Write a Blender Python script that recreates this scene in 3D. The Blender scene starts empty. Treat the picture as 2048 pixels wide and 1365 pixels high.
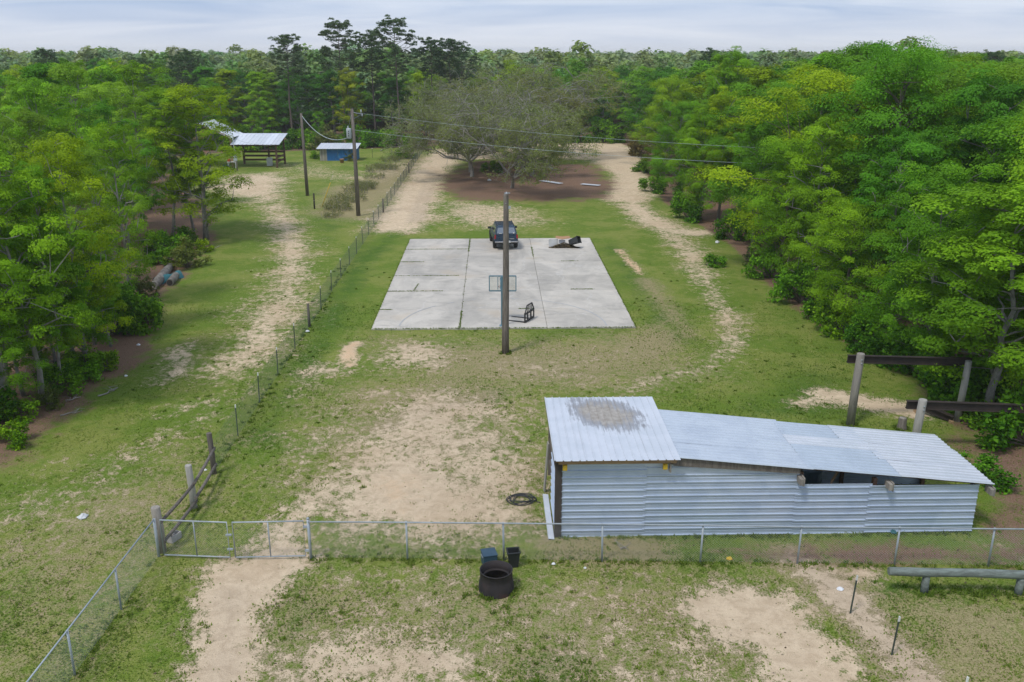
import bpy, bmesh, math, random
import numpy as np
from math import sin, cos, pi, radians, atan, sqrt
from mathutils import Vector, Matrix

# ---------------------------------------------------------------- camera, sky, sun, exposure
HAZE = 0.0003
scene = bpy.context.scene
COL = scene.collection
F, CX, CY, HZ, H = 1800.0, 1024.0, 682.5, 105.0, 13.6     # focal length and horizon in photo pixels, eye height in metres
TH = atan((CY - HZ) / F)
cam_data = bpy.data.cameras.new('camera')
cam = bpy.data.objects.new('camera', cam_data)
COL.objects.link(cam)
cam.location = (0, 0, H)
cam.rotation_euler = (pi / 2 - TH, 0, 0)
cam_data.sensor_width = 36.0
cam_data.lens = F / 2048.0 * 36.0
cam_data.clip_start = 0.3
cam_data.clip_end = 20000
scene.camera = cam

SUN_EL, SUN_AZ = radians(60), radians(222)                 # azimuth clockwise from +Y
world = bpy.data.worlds.new('World')
scene.world = world
world.use_nodes = True
nt = world.node_tree
nt.nodes.clear()
def wn(t, **k):
    n = nt.nodes.new(t)
    for a, b in k.items(): setattr(n, a, b)
    return n
w_out = wn('ShaderNodeOutputWorld'); w_bg = wn('ShaderNodeBackground')
w_sky = wn('ShaderNodeTexSky', sky_type='NISHITA', sun_disc=False, sun_elevation=SUN_EL, sun_rotation=SUN_AZ)
w_tc = wn('ShaderNodeTexCoord'); w_sep = wn('ShaderNodeSeparateXYZ')
w_add = wn('ShaderNodeMath', operation='ADD'); w_add.inputs[1].default_value = 0.10
w_abs = wn('ShaderNodeMath', operation='ABSOLUTE')
w_dx = wn('ShaderNodeMath', operation='DIVIDE'); w_dy = wn('ShaderNodeMath', operation='DIVIDE')
w_cmb = wn('ShaderNodeCombineXYZ')
w_map = wn('ShaderNodeMapping'); w_map.inputs['Scale'].default_value = (0.55, 0.85, 1)
w_map.inputs['Location'].default_value = (3.1, 0.4, 0)
w_no = wn('ShaderNodeTexNoise'); w_no.inputs['Scale'].default_value = 1.0
w_no.inputs['Detail'].default_value = 5; w_no.inputs['Roughness'].default_value = 0.5
w_no.inputs['Distortion'].default_value = 0.9
w_ramp = wn('ShaderNodeValToRGB')
w_ramp.color_ramp.elements[0].position = 0.30; w_ramp.color_ramp.elements[0].color = (3.9, 5.1, 7.4, 1)
w_ramp.color_ramp.elements[1].position = 0.66; w_ramp.color_ramp.elements[1].color = (6.9, 7.6, 9.0, 1)
w_mix = wn('ShaderNodeMixRGB'); w_mix.inputs[0].default_value = 0.90
L = nt.links.new
L(w_tc.outputs['Generated'], w_sep.inputs[0]); L(w_sep.outputs[2], w_abs.inputs[0]); L(w_abs.outputs[0], w_add.inputs[0])
L(w_sep.outputs[0], w_dx.inputs[0]); L(w_add.outputs[0], w_dx.inputs[1])
L(w_sep.outputs[1], w_dy.inputs[0]); L(w_add.outputs[0], w_dy.inputs[1])
L(w_dx.outputs[0], w_cmb.inputs[0]); L(w_dy.outputs[0], w_cmb.inputs[1])
L(w_cmb.outputs[0], w_map.inputs[0]); L(w_map.outputs[0], w_no.inputs['Vector']); L(w_no.outputs['Fac'], w_ramp.inputs[0])
L(w_sky.outputs[0], w_mix.inputs[1]); L(w_ramp.outputs[0], w_mix.inputs[2])
w_hz = wn('ShaderNodeMapRange'); w_hz.inputs[1].default_value = 0.0; w_hz.inputs[2].default_value = 0.045; w_hz.inputs[3].default_value = 0.85; w_hz.inputs[4].default_value = 0.0
w_pale = wn('ShaderNodeMixRGB'); w_pale.inputs[2].default_value = (7.5, 7.7, 8.3, 1)
L(w_abs.outputs[0], w_hz.inputs[0]); L(w_hz.outputs[0], w_pale.inputs[0]); L(w_mix.outputs[0], w_pale.inputs[1])
L(w_pale.outputs[0], w_bg.inputs[0]); L(w_bg.outputs[0], w_out.inputs[0])
w_bg.inputs[1].default_value = 0.077

sun_data = bpy.data.lights.new('sun', 'SUN')
sun_data.energy = 1.5
sun_data.angle = radians(10)
sun_data.color = (1.0, 0.96, 0.90)
sun = bpy.data.objects.new('sun', sun_data)
COL.objects.link(sun)
sun.rotation_euler = Vector((-sin(SUN_AZ) * cos(SUN_EL), -cos(SUN_AZ) * cos(SUN_EL), -sin(SUN_EL))).to_track_quat('-Z', 'Y').to_euler()

vs = scene.view_settings
vs.view_transform = 'Standard'; vs.look = 'None'; vs.gamma = 1.0; vs.use_curve_mapping = False
vs.exposure = 0.47
cy = scene.cycles
cy.max_bounces = 5; cy.diffuse_bounces = 3; cy.glossy_bounces = 2; cy.transmission_bounces = 4
cy.transparent_max_bounces = 6; cy.volume_bounces = 1; cy.caustics_reflective = False; cy.caustics_refractive = False
cy.use_denoising = True
cy.sample_clamp_indirect = 4.0

# ---------------------------------------------------------------- measuring: photo pixel -> place on the ground
_c, _s = cos(TH), sin(TH)
def ray(px, py):
    u = (px - CX) / F; v = (py - CY) / F
    return (u, _c - v * _s, -_s - v * _c)
def G(px, py, z=0.0):
    d = ray(px, py); t = (z - H) / d[2]
    return Vector((d[0] * t, d[1] * t, z))
def atY(px, py, Y):
    d = ray(px, py); t = Y / d[1]
    return Vector((d[0] * t, Y, H + d[2] * t))
def height(px, py_base, py_top):
    g = G(px, py_base); return atY(px, py_top, g.y).z

rng = np.random.default_rng(7)
random.seed(7)

# ---------------------------------------------------------------- value noise (numpy)
def _hash(ix, iy, seed):
    n = (ix.astype(np.int64) * 374761393 + iy.astype(np.int64) * 668265263 + seed * 1442695041) & 0x7fffffff
    n = ((n ^ (n >> 13)) * 1274126177) & 0x7fffffff
    return ((n ^ (n >> 16)) & 0xffff) / 65535.0
def vnoise(x, y, seed=0):
    ix = np.floor(x); iy = np.floor(y); fx = x - ix; fy = y - iy
    fx = fx * fx * (3 - 2 * fx); fy = fy * fy * (3 - 2 * fy)
    a = _hash(ix, iy, seed); b = _hash(ix + 1, iy, seed); c = _hash(ix, iy + 1, seed); d = _hash(ix + 1, iy + 1, seed)
    return (a * (1 - fx) + b * fx) * (1 - fy) + (c * (1 - fx) + d * fx) * fy
def fbm(x, y, scale, seed=0, octs=4):
    v = 0; a = .5; t = 0
    for k in range(octs):
        v = v + a * vnoise(x / scale * 2 ** k, y / scale * 2 ** k, seed + k); t += a; a *= .55
    return v / t

def ground_z(x, y):
    x = np.asarray(x, float); y = np.asarray(y, float)
    d = np.maximum(0, y - 175.0)
    far = -0.0062 * d
    return far

# ---------------------------------------------------------------- materials
def mat_nodes(name):
    m = bpy.data.materials.new(name); m.use_nodes = True
    t = m.node_tree; t.nodes.clear()
    o = t.nodes.new('ShaderNodeOutputMaterial')
    return m, t, o
def N(t, kind, **k):
    n = t.nodes.new(kind)
    for a, b in k.items():
        if a.startswith('i_'):
            n.inputs[a[2:].replace('_', ' ')].default_value = b
        else:
            setattr(n, a, b)
    return n
def mixc(t, fac, a, b, blend='MIX'):
    n = t.nodes.new('ShaderNodeMixRGB'); n.blend_type = blend
    for i, v in ((0, fac), (1, a), (2, b)):
        if isinstance(v, (int, float)): n.inputs[i].default_value = v
        elif isinstance(v, tuple): n.inputs[i].default_value = (*v, 1) if len(v) == 3 else v
        else: t.links.new(v, n.inputs[i])
    return n.outputs[0]
def math_(t, op, a, b=None, clamp=False):
    n = t.nodes.new('ShaderNodeMath'); n.operation = op; n.use_clamp = clamp
    for i, v in ((0, a), (1, b)):
        if v is None: continue
        if isinstance(v, (int, float)): n.inputs[i].default_value = v
        else: t.links.new(v, n.inputs[i])
    return n.outputs[0]
def noise(t, vec, scale, detail=4, rough=.55, dist=0.0, stretch=None):
    if stretch:
        mp = t.nodes.new('ShaderNodeMapping'); mp.inputs['Scale'].default_value = stretch
        t.links.new(vec, mp.inputs[0]); vec = mp.outputs[0]
    n = t.nodes.new('ShaderNodeTexNoise')
    n.inputs['Scale'].default_value = scale; n.inputs['Detail'].default_value = detail
    n.inputs['Roughness'].default_value = rough; n.inputs['Distortion'].default_value = dist
    t.links.new(vec, n.inputs['Vector'])
    return n.outputs['Fac']
def sstep(t, v, lo, hi):
    n = t.nodes.new('ShaderNodeMapRange'); n.interpolation_type = 'SMOOTHSTEP'
    t.links.new(v, n.inputs[0]); n.inputs[1].default_value = lo; n.inputs[2].default_value = hi
    return n.outputs[0]
def bump(t, h, strength, dist=.02):
    b = t.nodes.new('ShaderNodeBump'); b.inputs['Strength'].default_value = strength; b.inputs['Distance'].default_value = dist
    t.links.new(h, b.inputs['Height']); return b.outputs[0]
MATS = {}
def weathered(name, c1, c2, rough=.8, scale=3.0, metal=0.0, stretch=None, bstr=.3, c3=None, c3amt=.35, spec=.4, rand=.12, bdist=.01):
    """two-tone worn surface with streaks, per-object value change and fine relief"""
    m, t, o = mat_nodes(name)
    tc = N(t, 'ShaderNodeTexCoord').outputs['Object']
    n1 = noise(t, tc, scale, 6, .6, .3, stretch)
    n2 = noise(t, tc, scale * 9, 4, .6, 0, stretch)
    f = sstep(t, math_(t, 'ADD', math_(t, 'MULTIPLY', n1, .7), math_(t, 'MULTIPLY', n2, .3)), .35, .65)
    col = mixc(t, f, c1, c2)
    if c3:
        n3 = noise(t, tc, scale * .45, 6, .65, .5)
        col = mixc(t, math_(t, 'MULTIPLY', sstep(t, n3, .52, .68), c3amt), col, c3)
    oi = N(t, 'ShaderNodeObjectInfo').outputs['Random']
    val = math_(t, 'ADD', math_(t, 'MULTIPLY', oi, rand * 2), 1 - rand)
    hs = N(t, 'ShaderNodeHueSaturation'); t.links.new(val, hs.inputs['Value']); t.links.new(col, hs.inputs['Color'])
    b = N(t, 'ShaderNodeBsdfPrincipled')
    t.links.new(hs.outputs[0], b.inputs['Base Color'])
    b.inputs['Metallic'].default_value = metal
    b.inputs['Specular IOR Level'].default_value = spec
    r = math_(t, 'ADD', math_(t, 'MULTIPLY', n2, .25), rough - .12, True)
    t.links.new(r, b.inputs['Roughness'])
    if bstr: t.links.new(bump(t, n2, bstr, bdist), b.inputs['Normal'])
    t.links.new(b.outputs[0], o.inputs[0])
    MATS[name] = m
    return m

weathered('old_wood', (.20, .175, .15), (.10, .085, .072), .85, 2.2, stretch=(6, 6, .7), bstr=.6)
weathered('grey_wood', (.34, .31, .27), (.22, .20, .175), .85, 2.2, stretch=(6, 6, .7), bstr=.6)
weathered('pale_wood', (.42, .40, .36), (.30, .29, .26), .85, 2.2, stretch=(6, 6, .7), bstr=.6)
weathered('dark_wood', (.075, .062, .054), (.045, .038, .034), .85, 2.2, stretch=(6, 6, .7), bstr=.5)
weathered('brown_wood', (.15, .085, .055), (.09, .05, .035), .8, 2.0, stretch=(2, 6, 6), bstr=.4)
weathered('timber', (.40, .27, .15), (.28, .18, .10), .75, 2.0, bstr=.3)
weathered('log_bark', (.30, .28, .25), (.13, .115, .10), .95, 3.0, bstr=1.0, bdist=.03)
weathered('green_log', (.20, .24, .22), (.10, .115, .10), .9, 2.5, stretch=(1, 5, 5), bstr=.6, c3=(.30, .33, .31))
weathered('galvanised', (.40, .44, .47), (.30, .34, .37), .5, 4.0, metal=.25, bstr=.05)
weathered('chain_wire', (.42, .44, .46), (.32, .34, .36), .6, 4.0, metal=.2, bstr=0)
weathered('green_steel', (.055, .075, .06), (.035, .048, .04), .6, 4.0, bstr=.05)
weathered('fence_wire', (.16, .19, .16), (.11, .13, .11), .6, 4.0, bstr=0)
weathered('white_paint', (.72, .72, .70), (.60, .60, .58), .6, 5.0, bstr=.05)
weathered('white_plastic', (.70, .71, .72), (.60, .62, .64), .5, 4.0, bstr=.1)
weathered('black_steel', (.022, .022, .024), (.04, .038, .038), .55, 3.0, bstr=.1)
weathered('black_plastic', (.020, .023, .026), (.035, .038, .04), .5, 3.0, bstr=.05)
weathered('burnt_steel', (.018, .017, .019), (.035, .028, .028), .8, 2.2, bstr=.3, c3=(.10, .038, .030), c3amt=.6, stretch=(1, 1, .6))
weathered('ash', (.16, .14, .115), (.09, .08, .07), .95, 6.0, bstr=.8)
weathered('beam_rust', (.050, .036, .030), (.028, .022, .020), .85, 2.0, bstr=.3, c3=(.10, .055, .04))
weathered('pipe_blue', (.03, .07, .11), (.045, .09, .13), .45, 3.0, bstr=.05)
weathered('hoop_blue', (.10, .20, .26), (.14, .24, .30), .5, 3.0, bstr=.05)
weathered('blue_tarp', (.010, .12, .36), (.02, .17, .44), .55, 1.5, bstr=.3, bdist=.05)
weathered('teal_tarp', (.02, .11, .13), (.03, .15, .17), .55, 1.5, bstr=.3)
weathered('cardboard', (.42, .24, .13), (.34, .19, .10), .85, 3.0, bstr=.1)
weathered('concrete_block', (.42, .40, .38), (.33, .31, .29), .95, 8.0, bstr=.6)
weathered('white_roof', (.68, .71, .76), (.58, .62, .68), .45, 1.4, metal=.1, bstr=.03)
weathered('yellow_paint', (.62, .42, .03), (.52, .34, .03), .6, 4.0, bstr=.1)
weathered('red_plastic', (.45, .03, .03), (.36, .025, .025), .5, 4.0, bstr=.05)
weathered('rubber', (.018, .018, .019), (.030, .029, .028), .85, 6.0, bstr=.4)
weathered('hose_rubber', (.020, .023, .027), (.034, .037, .042), .5, 6.0, bstr=.1)
weathered('transformer_grey', (.46, .51, .54), (.40, .45, .48), .5, 3.0, bstr=.05)
weathered('porcelain', (.55, .58, .60), (.45, .48, .50), .3, 3.0, bstr=0)
weathered('wire_alu', (.34, .40, .40), (.30, .36, .36), .5, 3.0, bstr=0)
weathered('service_cable', (.50, .56, .58), (.42, .48, .50), .5, 3.0, bstr=0)
weathered('bark_grey', (.32, .305, .28), (.16, .15, .135), .95, 2.4, stretch=(3, 3, 1), bstr=.8, c3=(.34, .34, .32))
weathered('bark_brown', (.17, .14, .115), (.085, .07, .058), .95, 2.4, stretch=(3, 3, 1), bstr=.8)
weathered('bark_oak', (.34, .325, .30), (.20, .185, .165), .95, 2.0, bstr=.6, c3=(.26, .26, .24))
weathered('car_paint', (.008, .030, .060), (.010, .036, .070), .28, 1.0, bstr=0, spec=.6)
weathered('chrome', (.55, .55, .56), (.45, .45, .46), .25, 3.0, metal=.8, bstr=0)
weathered('tail_red', (.33, .012, .015), (.28, .01, .012), .2, 3.0, bstr=0)
weathered('dark_trim', (.016, .017, .019), (.024, .025, .027), .6, 3.0, bstr=.05)
weathered('plate_white', (.62, .63, .62), (.50, .52, .52), .5, 30.0, bstr=0)
weathered('sand_pile', (.55, .37, .20), (.47, .30, .16), .95, 4.0, bstr=.8, bdist=.03)
weathered('dry_leaves', (.15, .115, .06), (.07, .055, .035), .95, 8.0, bstr=.8, c3=(.20, .13, .06))
weathered('twig_grey', (.36, .34, .31), (.26, .245, .22), .9, 4.0, bstr=.3)

def metal_sheet(name, base, dull, patch=None):
    """galvalume sheet: slightly blotchy, with rust-free dull bands; patch adds the worn grey area of one roof"""
    m, t, o = mat_nodes(name)
    tcn = N(t, 'ShaderNodeTexCoord'); tc = tcn.outputs['Object']
    n1 = noise(t, tc, 1.2, 6, .6, .4)
    n2 = noise(t, tc, 30, 3, .6, 0)
    col = mixc(t, sstep(t, n1, .35, .68), base, dull)
    spk = noise(t, tc, 7, 5, .7, .2)
    col = mixc(t, math_(t, 'MULTIPLY', sstep(t, spk, .62, .75), .18), col, (.32, .33, .34))
    rough = math_(t, 'ADD', math_(t, 'MULTIPLY', n1, .2), .30)
    metal = .35
    if patch:
        (px, py, rx, ry) = patch
        sp = N(t, 'ShaderNodeSeparateXYZ'); t.links.new(tc, sp.inputs[0])
        dx = math_(t, 'DIVIDE', math_(t, 'SUBTRACT', sp.outputs[0], px), rx)
        dy = math_(t, 'DIVIDE', math_(t, 'SUBTRACT', sp.outputs[1], py), ry)
        sh = math_(t, 'ADD', dx, math_(t, 'MULTIPLY', dy, .30))
        d = math_(t, 'SQRT', math_(t, 'ADD', math_(t, 'MULTIPLY', sh, sh), math_(t, 'MULTIPLY', dy, dy)))
        wob = noise(t, tc, 2.2, 5, .6, .2); stk = noise(t, tc, 1.0, 4, .6, 0, (14, 1.2, 1))
        d = math_(t, 'ADD', d, math_(t, 'ADD', math_(t, 'MULTIPLY', math_(t, 'SUBTRACT', wob, .5), .7), math_(t, 'MULTIPLY', math_(t, 'SUBTRACT', stk, .5), 1.0)))
        ring = math_(t, 'SUBTRACT', 1.0, sstep(t, d, .74, 1.08))
        core = math_(t, 'SUBTRACT', 1.0, sstep(t, d, .42, .84))
        col = mixc(t, math_(t, 'MULTIPLY', ring, .85), col, (.21, .225, .26))
        mott = noise(t, tc, 5, 6, .7, .3)
        col = mixc(t, core, col, mixc(t, sstep(t, mott, .35, .68), (.28, .255, .225), (.42, .395, .36)))
        rough = math_(t, 'ADD', rough, math_(t, 'MULTIPLY', ring, .35))
        mm = math_(t, 'MULTIPLY', math_(t, 'SUBTRACT', 1.0, ring), .35)
        metal = mm
    b = N(t, 'ShaderNodeBsdfPrincipled')
    t.links.new(col, b.inputs['Base Color']); t.links.new(rough, b.inputs['Roughness'])
    if isinstance(metal, float): b.inputs['Metallic'].default_value = metal
    else: t.links.new(metal, b.inputs['Metallic'])
    t.links.new(bump(t, noise(t, tc, 1.6, 4, .55), .30, .05), b.inputs['Normal'])
    t.links.new(b.outputs[0], o.inputs[0])
    MATS[name] = m
metal_sheet('roof_bright', (.70, .73, .78), (.62, .66, .71))
metal_sheet('roof_silver', (.60, .66, .73), (.52, .58, .66))
metal_sheet('roof_dull', (.56, .63, .71), (.50, .57, .65))
metal_sheet('wall_sheet', (.56, .645, .78), (.47, .56, .70))

def glass(name, tint, rough=.08, trans=.6, gl=.05):
    m, t, o = mat_nodes(name)
    g = N(t, 'ShaderNodeBsdfGlossy'); g.inputs['Roughness'].default_value = rough; g.inputs[0].default_value = (.8, .85, .9, 1)
    tr = N(t, 'ShaderNodeBsdfTransparent'); tr.inputs[0].default_value = (*tint, 1)
    fr = N(t, 'ShaderNodeFresnel'); fr.inputs[0].default_value = 1.5
    d = N(t, 'ShaderNodeBsdfDiffuse'); d.inputs[0].default_value = (*[c * .5 for c in tint], 1)
    m1 = N(t, 'ShaderNodeMixShader'); m1.inputs[0].default_value = trans
    t.links.new(d.outputs[0], m1.inputs[1]); t.links.new(tr.outputs[0], m1.inputs[2])
    m2 = N(t, 'ShaderNodeMixShader')
    t.links.new(math_(t, 'ADD', fr.outputs[0], gl), m2.inputs[0])
    t.links.new(m1.outputs[0], m2.inputs[1]); t.links.new(g.outputs[0], m2.inputs[2])
    t.links.new(m2.outputs[0], o.inputs[0])
    MATS[name] = m
glass('car_glass', (.06, .10, .13), .12, .25, .30)
glass('board_pane', (.97, .98, .97), .25, .96)
glass('clear_plastic', (.85, .87, .88), .3, .45)

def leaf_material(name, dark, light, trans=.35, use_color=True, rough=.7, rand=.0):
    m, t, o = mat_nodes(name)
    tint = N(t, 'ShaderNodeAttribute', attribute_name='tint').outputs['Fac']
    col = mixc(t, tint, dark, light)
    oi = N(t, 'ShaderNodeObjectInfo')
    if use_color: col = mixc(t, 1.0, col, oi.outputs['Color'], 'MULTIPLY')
    if rand:
        hs = N(t, 'ShaderNodeHueSaturation')
        t.links.new(math_(t, 'ADD', math_(t, 'MULTIPLY', oi.outputs['Random'], .09), .455), hs.inputs['Hue'])
        fr = N(t, 'ShaderNodeMath', operation='FRACT'); t.links.new(math_(t, 'MULTIPLY', oi.outputs['Random'], 13.7), fr.inputs[0])
        t.links.new(math_(t, 'ADD', math_(t, 'MULTIPLY', fr.outputs[0], .40), .78), hs.inputs['Value'])
        fr2 = N(t, 'ShaderNodeMath', operation='FRACT'); t.links.new(math_(t, 'MULTIPLY', oi.outputs['Random'], 41.3), fr2.inputs[0])
        t.links.new(math_(t, 'ADD', math_(t, 'MULTIPLY', fr2.outputs[0], .5), .55), hs.inputs['Saturation'])
        t.links.new(col, hs.inputs['Color']); col = hs.outputs[0]
    d = N(t, 'ShaderNodeBsdfPrincipled'); d.inputs['Roughness'].default_value = rough; d.inputs['Specular IOR Level'].default_value = .08
    tr = N(t, 'ShaderNodeBsdfTranslucent')
    t.links.new(col, d.inputs['Base Color'])
    t.links.new(mixc(t, 1.0, col, (1.15, 1.1, .6), 'MULTIPLY'), tr.inputs[0])
    mx = N(t, 'ShaderNodeMixShader'); mx.inputs[0].default_value = trans
    t.links.new(d.outputs[0], mx.inputs[1]); t.links.new(tr.outputs[0], mx.inputs[2])
    t.links.new(mx.outputs[0], o.inputs[0])
    MATS[name] = m
leaf_material('leaf', (.056, .146, .010), (.285, .480, .026), .34)  # wide dark-to-light range puts crown highlights and shaded gaps into the leaf colour
leaf_material('needle', (.06, .115, .045), (.16, .225, .10), .25)
leaf_material('oak_leaf', (.145, .175, .062), (.32, .37, .15), .38)
leaf_material('far_leaf', (.14, .25, .075), (.29, .43, .13), .35, False, .6, 1.0)  # paler than the near leaves: part of the distance haze is in the colour
leaf_material('weed_leaf', (.10, .14, .04), (.24, .26, .09))
leaf_material('grass_blade', (.085, .160, .016), (.22, .285, .055), .4)

# ---------------------------------------------------------------- mesh builder
class MB:
    def __init__(s): s.v = []; s.f = []; s.sm = []
    def add(s, verts, faces, smooth=False):
        b = len(s.v); s.v += [tuple(p) for p in verts]; s.f += [tuple(b + i for i in q) for q in faces]; s.sm += [smooth] * len(faces)
        return s
    def box(s, c, size, rz=0.0, m=None, taper=1.0):
        x, y, z = [k / 2 for k in size]
        vs_ = [(-x, -y, -z), (x, -y, -z), (x, y, -z), (-x, y, -z), (-x * taper, -y * taper, z), (x * taper, -y * taper, z), (x * taper, y * taper, z), (-x * taper, y * taper, z)]
        out = []
        for p in vs_:
            p = Vector(p)
            if m: p = m @ p
            if rz: p = Vector((p.x * cos(rz) - p.y * sin(rz), p.x * sin(rz) + p.y * cos(rz), p.z))
            out.append(p + Vector(c))
        return s.add(out, [(3, 2, 1, 0), (4, 5, 6, 7), (0, 1, 5, 4), (1, 2, 6, 5), (2, 3, 7, 6), (3, 0, 4, 7)])
    def hexa(s, p8):
        return s.add(p8, [(3, 2, 1, 0), (4, 5, 6, 7), (0, 1, 5, 4), (1, 2, 6, 5), (2, 3, 7, 6), (3, 0, 4, 7)])
    def bar(s, a, b, w, h, up=(0, 0, 1)):
        a = Vector(a); b = Vector(b); d = (b - a).normalized(); up = Vector(up)
        if abs(d.dot(up)) > .98: up = Vector((0, 1, 0))
        r = d.cross(up).normalized() * (w / 2); u = r.cross(d).normalized() * (h / 2)
        return s.hexa([a - r - u, a + r - u, b + r - u, b - r - u, a - r + u, a + r + u, b + r + u, b - r + u])
    def tube(s, pts, rad, n=8, cap=True, smooth=True):
        pts = [Vector(p) for p in pts]
        if isinstance(rad, (int, float)): rad = [rad] * len(pts)
        ref = None; rings = []
        for i, p in enumerate(pts):
            d = (pts[min(i + 1, len(pts) - 1)] - pts[max(i - 1, 0)])
            d = d.normalized() if d.length > 1e-9 else Vector((0, 0, 1))
            if ref is None: ref = Vector((1, 0, 0)) if abs(d.x) < .8 else Vector((0, 1, 0))
            x = (ref - d * ref.dot(d)).normalized(); ref = x; y = d.cross(x)
            rings.append([p + (x * cos(2 * pi * k / n) + y * sin(2 * pi * k / n)) * rad[i] for k in range(n)])
        vs_ = [q for r in rings for q in r]; fs = []
        for i in range(len(pts) - 1):
            for k in range(n):
                k2 = (k + 1) % n; fs.append((i * n + k, i * n + k2, (i + 1) * n + k2, (i + 1) * n + k))
        s.add(vs_, fs, smooth)
        if cap:
            b = len(s.v) - len(vs_)
            s.f += [tuple(b + k for k in reversed(range(n))), tuple(b + (len(pts) - 1) * n + k for k in range(n))]; s.sm += [False, False]
        return s
    def lathe(s, prof, n=24, c=(0, 0, 0), smooth=True):
        """prof: list of (r, z) going round the closed section"""
        c = Vector(c); vs_ = [c + Vector((r * cos(2 * pi * k / n), r * sin(2 * pi * k / n), z)) for (r, z) in prof for k in range(n)]; fs = []
        for i in range(len(prof) - 1):
            for k in range(n):
                k2 = (k + 1) % n; fs.append((i * n + k, i * n + k2, (i + 1) * n + k2, (i + 1) * n + k))
        return s.add(vs_, fs, smooth)
    def build(s, name, mat, parent=None, loc=None):
        me = bpy.data.meshes.new(name)
        me.from_pydata(s.v, [], s.f)
        me.polygons.foreach_set('use_smooth', s.sm)
        me.materials.append(MATS[mat]); me.update()
        o = bpy.data.objects.new(name, me); COL.objects.link(o)
        if parent: o.parent = parent
        if loc is not None: o.location = loc
        return o
def tag(o, label=None, cat=None, group=None, kind=None):
    if label: o['label'] = label
    if cat: o['category'] = cat
    if group: o['group'] = group
    if kind: o['kind'] = kind
    return o
def thing(name, label, cat, loc=(0, 0, 0), rz=0.0, group=None):
    o = bpy.data.objects.new(name, None); COL.objects.link(o)
    o.location = loc; o.rotation_euler = (0, 0, rz); o.empty_display_size = .3
    return tag(o, label, cat, group)
def bevel(o, w=.01, seg=2):
    m = o.modifiers.new('bevel', 'BEVEL'); m.width = w; m.segments = seg; m.limit_method = 'ANGLE'
    return o

# ---------------------------------------------------------------- ground: where sand, litter and dry grass lie (all on the ground plane, in metres)
def gp(pts): return np.array([[G(*p).x, G(*p).y] for p in pts])
CLEARING = gp([(-200, 960), (0, 880), (130, 795), (230, 745), (290, 690), (310, 610), (325, 565), (385, 520), (425, 478), (415, 420), (345, 352), (330, 322), (420, 306),
               (560, 303), (840, 294), (900, 289), (1240, 286), (1275, 300), (1295, 350), (1330, 405), (1390, 442), (1470, 495), (1530, 560), (1600, 622), (1700, 690),
               (1830, 745), (1930, 795), (2048, 870), (2300, 960)])
CLEARING = np.vstack([CLEARING, [[40, 5], [-40, 5]]])
def inside(P, poly):
    x, y = P[:, 0], P[:, 1]; r = np.zeros(len(P), bool); n = len(poly)
    for i in range(n):
        x1, y1 = poly[i]; x2, y2 = poly[(i + 1) % n]
        if y1 == y2: continue
        c = (y1 > y) != (y2 > y)
        r ^= c & (x < (x2 - x1) * (y - y1) / (y2 - y1) + x1)
    return r
def seg_dist(P, pts, closed=False):
    d = np.full(len(P), 1e9); n = len(pts)
    for i in range(n if closed else n - 1):
        a = pts[i]; b = pts[(i + 1) % n]; ab = b - a
        t = np.clip(((P - a) @ ab) / max(ab @ ab, 1e-9), 0, 1)
        d = np.minimum(d, np.hypot(*(P - a - t[:, None] * ab).T))
    return d
SHAPES = []   # (channel, kind, points, width, strength, feather)
def area(ch, pts, strength, feather=.8): SHAPES.append((ch, 'a', gp(pts), 0, strength, feather))
def stroke(ch, pts, width, strength, feather=.6): SHAPES.append((ch, 's', gp(pts), width / 2, strength, feather))
SA, LI, DR, ORA, LU = 0, 1, 2, 3, 4
# drive through the gate and down to the viewer
area(SA, [(415, 1135), (500, 1118), (625, 1122), (580, 1170), (545, 1210), (525, 1290), (490, 1400), (340, 1400), (395, 1260)], .95, .5)
stroke(SA, [(545, 1140), (560, 1085), (600, 1030), (660, 980)], 1.6, .74, .7)
stroke(DR, [(470, 1190), (455, 1260), (430, 1400)], .9, .9, .5)
# bare middle of the yard
area(SA, [(640, 985), (720, 915), (800, 880), (880, 905), (950, 960), (975, 1005), (930, 1060), (870, 1095), (720, 1060), (650, 1040)], .80, 1.0)
area(SA, [(590, 1030), (640, 900), (760, 800), (900, 780), (1000, 830), (1095, 900), (1095, 1060), (1000, 1090), (640, 1100)], .57, 1.0)
area(ORA, [(690, 975), (760, 935), (840, 930), (860, 1000), (830, 1020), (930, 1050), (940, 1090), (820, 1085), (760, 1020)], .50, .8)
area(SA, [(700, 900), (790, 780), (900, 770), (1060, 800), (1090, 870), (900, 880)], .54, 1.2)
stroke(DR, [(760, 855), (830, 835), (900, 810), (950, 800)], 1.2, 1.0, .8)
area(SA, [(745, 740), (755, 695), (800, 680), (900, 680), (930, 715), (880, 742), (800, 745)], .60, .9)
area(SA, [(560, 800), (590, 730), (680, 725), (745, 735), (640, 760), (600, 800)], .56, .9)
area(SA, [(676, 728), (685, 702), (705, 684), (722, 684), (715, 720), (712, 734)], 1.0, .3)
area(ORA, [(676, 728), (685, 702), (705, 684), (722, 684), (715, 720), (712, 734)], 1.0, .4)
stroke(SA, [(745, 790), (765, 785)], .5, .75, .4)
area(SA, [(560, 880), (700, 790), (760, 860), (640, 950), (560, 1000)], .47, 1.5)
area(SA, [(900, 700), (1300, 690), (1250, 790), (1095, 795), (1000, 780)], .36, 1.5)
area(DR, [(740, 680), (1300, 670), (1420, 740), (1240, 790), (900, 790)], .5, 1.5)
area(DR, [(440, 1130), (1600, 1130), (1700, 1420), (300, 1420)], .38, .8)
area(SA, [(620, 1130), (1600, 1130), (1640, 1420), (520, 1420)], .33, .8)
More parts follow.
